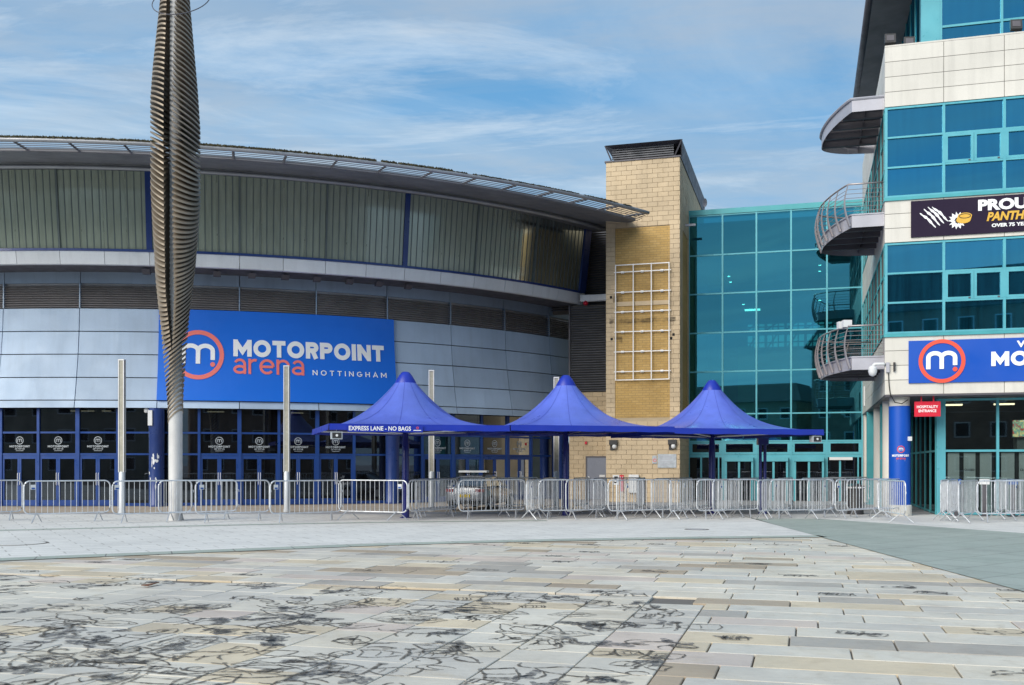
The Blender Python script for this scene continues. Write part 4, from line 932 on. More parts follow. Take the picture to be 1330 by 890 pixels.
# attic storey, set back, under a deep dark eave
AS = 1.15
fb(B, AS, AS + .55, AS - .04, AS + .3, 14.2, 17.6).build('corner_pier', 'teal_bright', ob)
for k in range(6):
    a = AS + .55 + k * 1.75; fb(B, a, a + .07, AS - .03, AS + .1, 14.2, 17.6).build('mullion', 'teal_bright', ob)
    fb(B, a + .07, a + 1.75, AS - .015, AS + .1, 15.28, 15.35).build('transom', 'teal_bright', ob)
    fb(B, a + .07, a + 1.75, AS + .03, AS + .05, 14.2, 15.28).build('window_pane', 'glass_blue', ob); fb(B, a + .07, a + 1.75, AS + .03, AS + .05, 15.35, 17.6).build('window_pane', 'glass_blue', ob)
for i in range(7):
    p = AS + .3 + i * 1.6; fb(B, AS, AS + .1, p, p + .07, 14.2, 17.6).build('mullion', 'teal_frame', ob); fb(B, AS + .03, AS + .05, p + .07, p + 1.6, 14.2, 17.6).build('window_pane', 'glass_blue', ob)
fb(B, AS + .4, BW, AS + 1.2, BD, 14.2, 17.55).build('attic_core', 'interior_dark', ob)
for k in range(3): fb(B, AS + 1.3 + k * 1.75, AS + 1.95 + k * 1.75, AS + .4, AS + .9, 15.5, 15.56).build('ceiling_light', 'ceiling_panel', ob)
fb(B, -.22, BW, -.5, BD + 1, 17.6, 17.75).build('eave', 'soffit_grey', ob)
mb = MB(); mb.tube([B(-.22, -.5, 17.68), B(-.22, BD + 1, 17.68)], .13, 10); mb.build('eave_edge', 'steel_dark', ob, smooth=True)
fb(B, 0, BW, .0, .32, 14.421, 14.47).build('parapet_cap', 'cream_panel', ob)
# ground floor: blue round pillar, cream piers, recessed glass corner
GS, GT = 1.25, 1.62
G0 = B(.47, .55, 0)
pc = thing('entrance_pillar', G0, 'blue wrapped round pillar with white ring logo at the office block corner', 'pillar')
mb = MB(); mb.lathe(G0, [(.36, 0), (.36, .32), (.33, .34)], 28); mb.build('plinth', 'cream_panel', pc, smooth=40)
mb = MB(); mb.lathe(G0, [(.32, .33), (.32, 3.40)], 32); mb.build('wrap', 'banner_navy', pc, smooth=40)
mb = MB(); mb.lathe(G0, [(.30, 3.40), (.30, 3.68)], 28); mb.build('head', 'cream_panel', pc, smooth=40)
def onP(x, y, d): a = R(-103.5) + x / .32; return Vector((G0.x + (.323 + d) * math.cos(a), G0.y + (.323 + d) * math.sin(a), y))
mb = MB(); ribbon(mb, arc(0, 2.06, .10, .10, 0, 360, 24), .022, onP, 0, .003); mb.build('logo_ring', 'print_red', pc)
mb = MB()
for x in (-.055, 0): ribbon(mb, [(x, 2.02)] + arc(x + .0275, 2.07, .0275, .028, 180, 0, 6) + [(x + .055, 2.02)], .018, onP, 0, .003 + abs(x) * .01)
mb.build('logo_letter', 'print_white', pc)
strokes_text('MOTORPOINT', .26, .12, onP, -.27, .27, 1.83, 1.90, .003).build('lettering', 'print_white', pc)
strokes_text('arena', .18, .14, onP, -.14, .14, 1.745, 1.80, .003).build('lettering', 'print_red', pc)
mb = MB(); ribbon(mb, [(-.13, 1.70), (.13, 1.70)], .012, onP, 0, .003); mb.build('line', 'print_grey', pc)
q = G0 + D * .27 - BK * .22; mb = MB(); mb.box(q.x - .06, q.x + .06, q.y - .05, q.y + .05, 2.32, 2.45); tag(mb.build('card_reader', 'box_white'), 'small white sensor box on the blue wrapped pillar', 'box')
for s_, w_ in ((2.6, .55), (7.2, .6), (11.5, .6)):
    mb = MB(); q = B(.40, s_, 0); mb.lathe(q, [(.30, 0), (.30, 1.2), (.295, 1.21), (.295, 3.68)], 24); mb.build('pier', 'cream_panel', ob, smooth=40)
fb(B, .15, .7, 4.2, 4.5, 0, 3.68).build('teal_pier', 'teal_frame', ob); fb(B, .0, .5, 9.5, 9.9, 0, 3.68).build('teal_pier', 'teal_frame', ob); fb(B, .02, .3, 11.9, 12.9, 0, 3.68).build('cream_pier', 'cream_panel', ob)
shop_cols = [GT, GT + .22, GT + 1.76, GT + 3.42, GT + 5.08, GT + 6.74, BW]
for t_ in shop_cols: fb(B, t_ - .04 if t_ > GT else t_, t_ + .04 if t_ > GT else t_ + .06, GS - .05, GS + .1, 0, 3.66).build('mullion', 'teal_bright', ob)
fb(B, GT + .06, GT + .18, GS - .04, GS + .08, 0, 3.66).build('corner_panel', 'teal_bright', ob)
for a, b in zip(shop_cols[1:], shop_cols[2:]):
    for z in (2.02, .06, 3.62): fb(B, a + .041, b - .041, GS - .035, GS + .06, z - .035, z + .035).build('transom', 'teal_bright', ob)
    fb(B, a + .041, b - .041, GS, GS + .015, 2.06, 3.58).build('shop_pane', 'glass_shop', ob); fb(B, a + .041, b - .041, GS, GS + .015, .10, 1.98).build('shop_pane', 'glass_shop', ob)
    # closed blinds standing behind the lower panes
    wv = (b - a - .2) / 3
    for i in range(3):
        p = a + .12 + i * (wv + .02); bl_ = fb(B, p, p + wv - .11, GS + .10, GS + .13, .12, 1.96).build('blind', 'blind_pale', ob)
        if i == 1: font_text('CLOSED', lambda x, y, d: B(x, GS + .098 - d, y), p + .02, p + wv - .13, 1.39, 1.46, .004, .02).build('notice_lettering', 'print_black', bl_)
    fb(B, a + .05, b - .05, GS + .22, GS + .25, .1, 1.98).build('blind_backing', 'interior_dark', ob)
    fb(B, a + .1, a + .7, GS + 1.2, GS + 1.3, 3.50, 3.55).build('tube_light', 'tube_light', ob)
for i in range(6):
    p = GS + .1 + i * 1.5
    fb(B, GT - .03, GT + .05, p, p + .07, 0, 3.66).build('mullion', 'teal_frame', ob); fb(B, GT, GT + .015, p + .07, p + 1.5, .1, 1.98).build('shop_pane', 'glass_shop', ob); fb(B, GT, GT + .015, p + .07, p + 1.5, 2.05, 3.6).build('shop_pane', 'glass_shop', ob)
    for z in (2.015, .05): fb(B, GT - .02, GT + .04, p + .07, p + 1.5, z - .03, z + .03).build('transom', 'teal_frame', ob)
fb(B, GT + .05, BW, 10.5, 10.7, 0, 3.66).build('shop_back_wall', 'interior_dark', ob); fb(B, .7, BW, 5.5, 5.6, 0, 3.66).build('shop_partition', 'interior_mid', ob) if False else None
fb(B, .3, GT, 10.4, 10.5, 0, 3.66).build('passage_end', 'interior_dark', ob); fb(B, GT + .06, BW, GS + .1, 10.5, -.01, .014).build('shop_floor', 'interior_floor', ob)
fb(B, GT + 2.4, GT + 3.3, GS + .5, GS + 1.1, 0, 2.7).build('shop_pillar', 'interior_mid', ob)
tv = thing('wall_screen', B(GT + 2.5, GS + .4, 2.5), 'lit screen with a colourful picture behind the shop glass', 'screen')
fb(B, GT + 2.22, GT + 3.1, GS + .34, GS + .40, 2.42, 3.0).build('screen_case', 'bin_black', tv); fb(B, GT + 2.25, GT + 3.07, GS + .330, GS + .339, 2.45, 2.97).build('screen_picture', 'screen_picture', tv)
for a, m_ in ((GT + .5, 'box_blue'), (GT + 1.3, 'box_white'), (GT + 2.1, 'box_blue'), (GT + 2.7, 'box_white')):
    o = thing('ticket_terminal', B(a, GS - .5, 0), ('blue' if m_ == 'box_blue' else 'white') + ' topped card terminal on a slim post before the closed blinds', 'terminal', 'terminals before the closed blinds')
    fb(B, a - .14, a + .14, GS - .6, GS - .5, .98, 1.14).build('head', m_, o); fb(B, a - .06, a + .06, GS - .57, GS - .5, .02, .98).build('post', 'steel_dark', o); fb(B, a - .15, a + .15, GS - .68, GS - .4, .005, .03).build('foot', 'steel_dark', o)
# hanging red sign
def bt(px, s=0.0):
    u = (px - 665) / FPX; ox, oy = 11.47 + s * math.sin(ROT), 31.5 + s * math.cos(ROT); return (u * oy - ox) / (math.cos(ROT) + math.sin(ROT) * u)
hs = thing('hospitality_sign', B(bt(1204, .25), .25, 3.0), 'red hanging sign reading hospitality entrance under the cream block', 'sign')
a, b = bt(1187.5, .25), bt(1221.5, .25); fb(B, a, b, .22, .27, 3.06, 3.52).build('sign_plate', 'sign_red', hs)
for t_ in (a + .2, b - .2): fb(B, t_ - .02, t_ + .02, .23, .26, 3.52, 3.68).build('hanger', 'sign_red', hs)
onH = lambda x, y, d: B(x, .219 - d, y)
font_text('HOSPITALITY', onH, a + .07, b - .07, 3.315, 3.40, .006, .022).build('lettering', 'print_white', hs); font_text('ENTRANCE', onH, a + .12, b - .12, 3.19, 3.275, .006, .022).build('lettering', 'print_white', hs)
# banners on the spandrels
def onB(x, y, d): return B(x, -.051 - d, y)
sb = thing('arena_sign_board', B(3, -.03, 3.95), 'blue sign board with red ring logo on the cream block', 'sign')
a = bt(1180); fb(B, a, 8.2, -.05, -.003, 4.07, 5.36).build('sign_board', 'banner_navy', sb)
cx = bt(1223); logo_m(sb, onB, cx, 4.72, .66, .125, .115, 'print_white', 'print_red')
b = bt(1287); strokes_text('MOTORPOINT', .27, .10, onB, b, b + 4.25, 4.53, 4.96).build('lettering', 'print_white', sb)
font_text('WELCOME TO', onB, bt(1320), bt(1320) + 2.3, 5.07, 5.27, .02, .035).build('lettering', 'print_white', sb)
db = thing('club_banner', B(3, -.03, 8.4), 'dark banner with white claw marks and gold lettering on the cream block', 'banner')
a = bt(1183); fb(B, a, 8.0, -.05, -.003, 8.52, 9.62).build('banner_board', 'banner_dark', db)
b = bt(1270); font_text('PROUD', onB, b, b + 1.75, 9.19, 9.53, .015, .05).build('lettering', 'print_white', db)
font_text('PANTHERS', onB, bt(1281), bt(1281) + 1.52, 8.87, 9.14, .015, .04, .25).build('lettering', 'print_gold', db)
font_text('OVER 75 YEARS', onB, bt(1287.5), bt(1287.5) + 1.16, 8.68, 8.79, .015, .04).build('lettering', 'print_white', db)
cx = bt(1211)
for i in range(4):
    o_ = i * .13; mb = MB(); pts = [(cx - .36 + i * .115 + .40 * q + .05 * q * q, 9.24 + .055 * i - .30 * q - .16 * q * q + (.06 if i in (1, 2) else 0) * (1 - q) - .012 * math.sin(q * 9)) for q in [j / 10 for j in range(11)]]
    ribbon(mb, pts, lambda q: .010 + .085 * math.sin(math.pi * min(1, q * .9 + .05)) * (.7 + .3 * math.sin(q * 21 + i)), onB, .001, .010); mb.build('claw_mark', 'print_white', db)
cx, cz = bt(1243), 8.95
mb = MB(); n = 26; pts = [((.26 if i % 2 else .17 + .03 * math.sin(i * 2.1)) * math.cos(6.283 * i / n), (.27 if i % 2 else .17) * math.sin(6.283 * i / n)) for i in range(n)]
mb.add([onB(cx + x, cz + y, .006) for x, y in pts] + [onB(cx + x * .45 + .02, cz + y * .45, .006) for x, y in pts], [(i, (i + 1) % n, n + (i + 1) % n, n + i) for i in range(n)]); mb.build('splash', 'print_white', db)
mb = MB(); mb.prism([(cx + .05 + x * 1.0, cz + .02 + y) for x, y in arc(.12, -.02, .20, .10, 180, 360, 10) + arc(.16, .10, .20, .10, 0, 180, 10)], .004, .016, onB); mb.build('puck_side', 'print_gold', db)
mb = MB(); ribbon(mb, [(cx + .05 + x, cz + .02 + y) for x, y in arc(.16, .10, .16, .065, 0, 360, 20)], .02, onB, .004, .02); mb.build('puck_rim', 'print_black', db)
# floodlights on the parapet, camera and cable at the corner
for t_, s_, lab in ((.16, .1, 'black floodlight on the parapet corner above the curved canopy'), (.75, .5, 'black floodlight on the parapet just behind the corner'), (bt(1320), .05, 'black floodlight on the parapet before the attic windows')):
    o = thing('parapet_floodlight', B(t_, s_, 14.47), lab, 'floodlight', 'floodlights on the parapet')
    mb = MB(); mb.hexa([B(t_ - .16, s_ - .12, 14.56), B(t_ + .16, s_ - .12, 14.54), B(t_ + .16, s_ + .02, 14.50), B(t_ - .16, s_ + .02, 14.52), B(t_ - .16, s_ - .04, 14.86), B(t_ + .16, s_ - .04, 14.84), B(t_ + .16, s_ + .1, 14.80), B(t_ - .16, s_ + .1, 14.82)]); mb.build('lamp_body', 'bin_black', o)
    mb = MB(); mb.hexa([B(t_ - .11, s_ - .118, 14.62), B(t_ + .11, s_ - .118, 14.60), B(t_ + .11, s_ - .09, 14.60), B(t_ - .11, s_ - .09, 14.62), B(t_ - .11, s_ - .075, 14.80), B(t_ + .11, s_ - .075, 14.78), B(t_ + .11, s_ - .05, 14.78), B(t_ - .11, s_ - .05, 14.80)]); mb.build('lens', 'steel_dark', o)
    fb(B, t_ - .03, t_ + .03, s_ - .02, s_ + .06, 14.47, 14.55).build('bracket', 'bin_black', o)
cm = thing('corner_camera', B(-.2, .0, 4.3), 'white bullet and dome camera on a bracket at the cream corner', 'camera')
mb = MB(); mb.tube([B(-.36, -.06, 4.62), B(-.30, -.06, 4.68), B(-.05, -.06, 4.68), B(.0, -.02, 4.66)], .045, 8); mb.build('arm', 'box_white', cm, smooth=True)
mb = MB(); mb.lathe(B(-.36, -.06, 4.30), [(.03, 0), (.10, .05), (.13, .14), (.13, .26), (.06, .33)], 16); mb.build('dome', 'box_white', cm, smooth=40)
fb(B, .03, .13, -.08, -.002, 4.42, 4.72).build('junction_box', 'steel_grey', cm); fb(B, .24, .30, -.08, -.002, 4.45, 4.72).build('junction_box', 'bin_black', cm)
mb = MB(); mb.tube([B(.10, -.03, 4.4), B(.12, -.03, 4.0), B(.16, -.03, 3.72), B(.30, .1, 3.50), B(.5, .15, 3.46), B(.68, .2, 3.58)], .016, 5); mb.build('cable', 'rubber', cm)
fb(B, -.05, -.003, 11.0, 11.12, 4.0, 4.8).build('wall_heater', 'box_white', ob)

# curved balconies on the block's side wall
def bulge(q):                              # plan of the balcony edge: q 0..1 along the wall, returns (out, back)
    o_ = .95 + .86 * math.sin(math.pi / 2 * q / .78) ** .9 if q < .78 else 1.81 * math.cos(math.pi / 2 * min(1, (q - .78) / .22)) ** .45
    return (o_, .3 + 4.7 * q)
def edge(n=32): return [bulge(i / n) for i in range(n + 1)]
def balcony(zf, zr, label, posts=True):
    o = thing('curved_balcony', B(0, .5, zf - .4), label, 'balcony', 'curved balconies on the side wall'); E_ = edge()
    n = len(E_)
    mb = MB(); mb.add([B(-e[0], e[1], zf - .40) for e in E_] + [B(-e[0], e[1], zf) for e in E_], [(i, i + 1, n + i + 1, n + i) for i in range(n - 1)]); mb.add([B(-e[0], e[1], z) for z in (zf - .4, zf) for e in ((0, .3), (.95, .3))], [(0, 1, 3, 2)])
    mb.build('edge_channel', 'steel_grey', o)
    mb = MB(); mb.add([B(-e[0] * .99, e[1], zf - .12) for e in E_] + [B(-.0, e[1], zf - .12) for e in E_], [(i, i + 1, n + i + 1, n + i) for i in range(n - 1)]); mb.build('deck', 'steel_dark', o)
    for q in (.16, .36, .56, .76):
        e = bulge(q); fb(B, -e[0] * .98, 0, e[1], e[1] + .1, zf - .36, zf - .13).build('floor_beam', 'steel_dark', o)
    mb = MB(); mb.add([B(-.55, e[1], z) for z in (zf - .34, zf - .14) for e in E_], [(i, i + 1, n + i + 1, n + i) for i in range(n - 1)]); mb.build('floor_beam', 'steel_dark', o)
    lip = MB(); lip.tube([B(-e[0] - .02, e[1], zf) for e in E_], .03, 5); lip.tube([B(0, .3, zf), B(-.95, .3, zf)], .03, 5); lip.build('edge_lip', 'steel_grey', o)
    out = lambda e, d: (e[0] + d, e[1])
    if posts:
        for i in range(0, 8):
            q = i / 7 * .98; e = bulge(q); mb = MB(); m_ = 7
            P = [B(-(e[0] + .06 + .16 * math.sin(math.pi * j / m_ * .9)), e[1] - .0, zf - .36 + (zr - zf + .36) * j / m_) for j in range(m_ + 1)]
            mb.tube(P, [.044 - .004 * j for j in range(m_ + 1)], 5); mb.build('post', 'rail_steel', o)
        mb = MB(); mb.tube([B(-.0, .3, zr)] + [B(-(e[0] + .11), e[1], zr) for e in E_], .028, 6); mb.build('hand_rail', 'rail_steel', o, smooth=True)
        mb = MB(); mb.tube([B(-.0, .3, zf + .02), B(0, .3, zr)], .025, 5); mb.build('post', 'rail_steel', o)
        for i in range(6):
            z = zf + .12 + (zr - zf - .15) * i / 6; mb = MB(); mb.tube([B(-.0, .3, z)] + [B(-(e[0] + .20 * math.sin(math.pi * (.25 + .65 * i / 6))), e[1], z) for e in E_], .009, 4); mb.build('wire', 'rail_steel', o)
    return o
balcony(9.40, 10.36, 'upper curved steel balcony with wire railing on the office block side')
b3 = balcony(4.95, 5.93, 'lower curved steel balcony carrying white spotlights on its rail')
for i, q in enumerate((.02, .09)):
    e = bulge(q); mb = MB(); c0 = B(-(e[0] + .1), e[1], 5.95); mb.box(c0.x - .13, c0.x + .13, c0.y - .1, c0.y + .12, 5.90, 6.12)
    o = tag(mb.build('spotlight', 'box_white'), 'white box spotlight on the hand rail of the lower balcony', 'spotlight', 'spotlights on the balcony rail')
cp = thing('curved_canopy', B(0, .5, 12.6), 'curved steel sunshade canopy above the balconies near the block roof', 'canopy'); E_ = edge(); n = len(E_)
mb = MB(); mb.add([B(-e[0], e[1], 12.62) for e in E_] + [B(-e[0], e[1], 13.0) for e in E_], [(i, i + 1, n + i + 1, n + i) for i in range(n - 1)]); mb.add([B(-e, .3, z) for z in (12.62, 13.0) for e in (0, .95)], [(0, 1, 3, 2)]); mb.build('edge_channel', 'steel_grey', cp)
lip = MB(); lip.tube([B(0, .3, 13.02)] + [B(-e[0] - .03, e[1], 13.02) for e in E_], .045, 6); lip.build('edge_lip', 'steel_grey', cp)
for q in (.14, .34, .54, .74):
    e = bulge(q); fb(B, -e[0] * .98, 0, e[1], e[1] + .14, 12.60, 12.86).build('beam', 'steel_dark', cp)
mb = MB(); mb.add([B(-.55, e[1], z) for z in (12.64, 12.86) for e in E_], [(i, i + 1, n + i + 1, n + i) for i in range(n - 1)]); mb.build('beam', 'steel_dark', cp)
for i in range(32):
    s_ = .4 + i * .142; q = (s_ - .3) / 4.7; e = bulge(q); fb(B, -e[0] * .985, -.0, s_, s_ + .05, 12.87, 12.92).build('slat', 'steel_dark', cp)

#PART5
# ------------------------------------------------------------------ twisted fin sculpture on its mast
sx, sy = (228 - 665) / FPX * 29.0, 29.0
sp = thing('fin_sculpture', (sx, sy, 0), 'tall twisted sculpture of stacked bronze fins on a pale grey mast', 'sculpture')
mb = MB(); mb.lathe((sx, sy, 0), [(.19, 0), (.19, 3.08), (.195, 3.09), (.195, 3.11), (.18, 3.12), (.165, 9), (.14, 20)], 28); mb.build('mast', 'mast_grey', sp, smooth=40)
PRO = [(2.95, .21), (3.5, .22), (4.3, .28), (5.6, .38), (7.1, .54), (9.3, .675), (11.6, .68), (12.6, .61), (14.7, .41), (16.5, .28), (18.5, .19)]
z = 2.98; i = 0
while z < 18.4:
    wv = lerp_pts(PRO, z); phi = R(-12 + (z - 3.2) * 24.5) if z < 11 else R(179 + (z - 11) * 15)
    slope = .92 - .05 * max(0, z - 4.5); nw = max(0, min(.115, (z - 4.9) * .06)); r0 = .17
    mb = MB(); n = 40; P = []
    a0 = math.asin(min(.95, nw / wv)) if nw else .0
    for k in range(n + 1):                  # open outline, the notch for the mast faces the square
        a_ = -math.pi / 2 + a0 + (2 * math.pi - 2 * a0) * k / n; P.append((wv * math.cos(a_), wv * math.sin(a_)))
    ai = math.asin(min(.95, nw / r0)) if nw else .0
    Q = [(r0 * math.cos(-math.pi / 2 + ai + (2 * math.pi - 2 * ai) * k / n), r0 * math.sin(-math.pi / 2 + ai + (2 * math.pi - 2 * ai) * k / n)) for k in range(n + 1)]
    def hz_(x, y, d): return (sx + x, sy + y, z + slope * (x * math.cos(phi) + y * math.sin(phi)) - .30 * (x * x + y * y) / max(wv, .2) * .5 + d)
    m_ = n + 1; th_ = .026
    mb.add([hz_(*p, th_) for p in P] + [hz_(*p, th_) for p in Q] + [hz_(*p, -th_) for p in P] + [hz_(*p, -th_) for p in Q],
           [f for k in range(n) for f in ((k, k + 1, m_ + k + 1, m_ + k), (2 * m_ + k + 1, 2 * m_ + k, 3 * m_ + k, 3 * m_ + k + 1), (k, 2 * m_ + k, 2 * m_ + k + 1, k + 1))])
    mb.build('fin', 'fin_bronze', sp)
    z += .14; i += 1
c0 = Vector((sx + .17, sy, 14.75)); mb = MB(); mb.tube([c0 + Vector((.78 * math.cos(t), .85 * math.sin(t), .79 * math.sin(t))) for t in [2 * math.pi * k / 40 for k in range(40)]], .014, 5, closed=True); mb.build('wire_loop', 'steel_dark', sp)

# ------------------------------------------------------------------ slim light columns
for px, py, Y, lab in ((158.5, 467, 33.0, 'slim square light column between the fin sculpture and the crowd barriers by plain cladding'), (372.5, 475, 34.3, 'slim square light column standing before the blue banner'), (560.5, 481, 34.8, 'slim square light column behind the express lane parasol'), (722.5, 490, 34.9, 'slim square light column beside the middle parasol post')):
    g = gnd(px, Y); top = EYE + (HOR - py) / FPX * Y
    o = thing('light_column', g, lab, 'light column', 'light columns before the arena')
    mb = MB(); mb.lathe(g, [(.115, 0), (.115, .08), (.10, .09), (.10, 1.34), (.085, 1.36)], 16); mb.build('sleeve', 'pole_sleeve', o, smooth=40)
    mb = MB(); mb.box(g.x - .075, g.x + .075, g.y - .075, g.y + .075, 1.34, top - .04); mb.build('lantern', 'pole_glass', o)
    for a, b in ((-1, -1), (1, -1), (1, 1), (-1, 1)): mb = MB(); mb.box(g.x + a * .078 - .014, g.x + a * .078 + .014, g.y + b * .078 - .014, g.y + b * .078 + .014, 1.34, top - .03); mb.build('corner_bar', 'mast_grey', o)
    mb = MB(); mb.box(g.x - .095, g.x + .095, g.y - .095, g.y + .095, top - .04, top); mb.build('cap', 'mast_grey', o)

# ------------------------------------------------------------------ blue peaked parasols
PR = R(16); P1 = Vector((math.cos(PR), math.sin(PR), 0)); P2 = Vector((-math.sin(PR), math.cos(PR), 0))
ZE, ZP = 2.63, 4.02
def parasol(c, label, dz=0.0, seed=0):
    o = thing('blue_parasol', c, label, 'parasol', 'blue parasols over the entrance queue'); H = 2.5
    def pt(x, y, z): return c + P1 * x + P2 * y + Vector((0, 0, z))
    def surf(u, v):                        # u round, v from top 0 to edge 1
        a = 2 * math.pi * u; ca, sa = math.cos(a), math.sin(a); m_ = max(abs(ca), abs(sa))
        rs_ = H / m_; rc = .30; k = v ** 1.0; sq = min(1, v * 1.15) ** 1.6
        r_ = rc + (H - rc) * k; r_ = r_ * (1 - sq) + (rc + (rs_ - rc) * k) * sq
        zz_ = ZE + .05 + (ZP - ZE - .05) * (1 - v) ** 1.95 + dz
        zz_ += -.05 * math.sin(math.pi * v) * (.5 - .5 * math.cos(4 * a))     # fabric sags between the arms
        return pt(r_ * ca, r_ * sa, zz_)
    mb = MB(); mb.grid(surf, 96, 22); mb.build('canopy', 'canopy_blue', o, smooth=True)
    for q in range(12):
        mb = MB(); u0 = (q + .5) / 12; du = .0011
        mb.add([surf(u0 + d_ / (.25 + v_ / 22) * .5, v_ / 22) + Vector((0, 0, .006)) for v_ in range(23) for d_ in (-du, du)], [(2 * k, 2 * k + 1, 2 * k + 3, 2 * k + 2) for k in range(22)]); mb.build('seam', 'canopy_seam', o)
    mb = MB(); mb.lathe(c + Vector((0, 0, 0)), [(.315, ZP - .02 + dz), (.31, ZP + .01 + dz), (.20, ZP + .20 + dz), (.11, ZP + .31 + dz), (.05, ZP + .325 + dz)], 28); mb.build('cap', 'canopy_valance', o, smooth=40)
    for p, q in (((-H, -H), (H, -H)), ((H, -H), (H, H)), ((H, H), (-H, H)), ((-H, H), (-H, -H))):
        mb = MB(); nx, ny = (q[1] - p[1]) / (2 * H), -(q[0] - p[0]) / (2 * H); n = 20
        top = [(p[0] + (q[0] - p[0]) * i / n, p[1] + (q[1] - p[1]) * i / n) for i in range(n + 1)]
        mb.add([pt(x + nx * .012, y + ny * .012, ZE + .055 + dz) for x, y in top] + [pt(x + nx * .03, y + ny * .03, ZE - .115 + dz + .008 * math.sin(i * 1.7 + seed)) for i, (x, y) in enumerate(top)], [(n + 1 + i, n + 2 + i, i + 1, i) for i in range(n)])
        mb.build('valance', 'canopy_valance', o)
        mb = MB(); mb.tube([pt(p[0] * .985, p[1] * .985, ZE + dz), pt(q[0] * .985, q[1] * .985, ZE + dz)], .03, 6); mb.build('edge_tube', 'post_navy', o)
    for x, y in ((-H, -H), (H, -H), (H, H), (-H, H), (0, -H), (0, H), (H, 0), (-H, 0)):
        mb = MB(); mb.tube([pt(x * .97, y * .97, ZE + dz), pt(x * .05, y * .05, ZE - .12 + dz)], .022, 5); mb.build('arm', 'white_metal' if seed % 2 == 0 and x * y != 0 else 'post_navy', o)
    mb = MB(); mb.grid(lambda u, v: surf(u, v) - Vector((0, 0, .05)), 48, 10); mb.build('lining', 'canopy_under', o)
    mb = MB(); mb.lathe(c, [(.17, 0), (.17, .02), (.115, .03), (.105, 2.2), (.085, 2.3), (.08, ZP + dz)], 18); mb.build('post', 'post_navy', o, smooth=40)
    return o, pt
c2 = gnd(735, 31.8); c1 = c2 - P1 * 5.03 + Vector((.0, 0, 0)); c3 = c2 + P1 * 5.0
p1, pt1 = parasol(c1, 'blue peaked parasol carrying the express lane sign', 0, 0)
p2, pt2 = parasol(c2, 'blue peaked parasol between the express lane parasol and the glass hall one', .02, 1)
p3, pt3 = parasol(c3, 'blue peaked parasol before the glass hall doors', -.02, 2)
es = thing('express_lane_sign', pt1(-.8, -2.56, ZE - .2), 'blue strip sign reading express lane no bags on the parasol edge', 'sign')
xa, xb = -2.02, .02
mb = MB(); mb.box(xa, xb, -2.575, -2.545, ZE - .165, ZE + .03, pt1); mb.build('sign_strip', 'canopy_valance', es)
onE = lambda x, y, d: pt1(x, -2.576 - d, y)
font_text('EXPRESS LANE - NO BAGS', onE, xa + .03, xb - .33, ZE - .125, ZE - .005, .004, .015).build('lettering', 'print_white', es)
mb = MB(); ribbon(mb, [(xb - .26, ZE - .11), (xb - .05, ZE - .11)], .02, onE, .001, .004); mb.build('line', 'print_white', es)
mb = MB(); ribbon(mb, arc(xb - .15, ZE - .045, .028, .028, 0, 360, 12), .014, onE, .001, .004); mb.build('logo_ring', 'print_red', es)
for ptf, x, lab in ((pt1, -2.30, 'small white loudspeaker under the express lane parasol corner'), (pt3, 2.28, 'small white loudspeaker under the right corner of the parasol by the glass hall')):
    o = thing('loudspeaker', ptf(x, -2.35, ZE - .3), lab, 'loudspeaker', 'loudspeakers under the parasols'); mb = MB(); mb.box(x - .15, x + .15, -2.5, -2.3, ZE - .36, ZE - .16, ptf); mb.build('cabinet', 'print_grey', o)
    mb = MB(); mb.box(x - .12, x + .12, -2.512, -2.501, ZE - .335, ZE - .185, ptf); mb.build('grille', 'bin_black', o); mb = MB(); mb.prism(arc(x, ZE - .26, .035, .035, 0, 330, 11), 0, .012, lambda a, b, d: ptf(a, -2.513 - d, b)); mb.build('cone', 'box_white', o)
    mb = MB(); mb.tube([ptf(x, -2.4, ZE - .16), ptf(x, -2.42, ZE)], .018, 5); mb.build('bracket', 'steel_grey', o)
g = gnd(990.5, 33.0); o = thing('twin_post', g, 'pair of slim navy posts standing under the parasol by the glass hall', 'post')
for dx in (-.075, .075): mb = MB(); mb.lathe(g + Vector((dx, 0, 0)), [(.07, 0), (.055, .05), (.05, 2.4)], 12); mb.build('tube', 'post_navy', o, smooth=40)
mb = MB(); mb.box(g.x - .17, g.x + .17, g.y - .12, g.y + .12, 2.22, 2.44); mb.build('head', 'post_navy', o)

# ------------------------------------------------------------------ crowd barriers
BL, BH = 2.26, 1.13
def make_barrier():
    o = link('crowd_barrier', None, (0, 0, 0)); hl = BL / 2; z0, z1, rr = .24, BH, .15
    P = []
    for cx, cz, a0 in ((hl - rr, z1 - rr, 0), (-hl + rr, z1 - rr, 90), (-hl + rr, z0 + rr, 180), (hl - rr, z0 + rr, 270)):
        P += [(cx + rr * math.cos(R(a0 + 90 * i / 5)), 0, cz + rr * math.sin(R(a0 + 90 * i / 5))) for i in range(6)]
    mb = MB(); mb.tube(P, .021, 6, closed=True); mb.build('frame', 'galvanised', o, smooth=True, local=True)
    mb = MB()
    for i in range(1, 15): x = -hl + BL * i / 15; mb.tube([(x, 0, z0 + (.0 if 1 < i < 14 else .03)), (x, 0, z1 - (.0 if 1 < i < 14 else .03))], .0085, 5, cap=False)
    mb.build('bars', 'galvanised', o, smooth=True, local=True)
    for s in (-1, 1):
        mb = MB(); x = s * (hl - .32)
        for d in (-1, 1): mb.tube([(x + d * .015, d * .012, z0 + .02), (x + d * .19, d * .26, .012)], .017, 5)
        mb.build('foot', 'galvanised_foot', o, local=True)
    mb = MB(); mb.tube([(hl + .02, 0, .85), (hl + .055, 0, .85), (hl + .055, 0, .79)], .011, 4); mb.tube([(hl + .02, 0, .42), (hl + .055, 0, .42), (hl + .055, 0, .36)], .011, 4); mb.build('hook', 'galvanised', o, local=True)
    return o
proto = make_barrier(); used = [False]
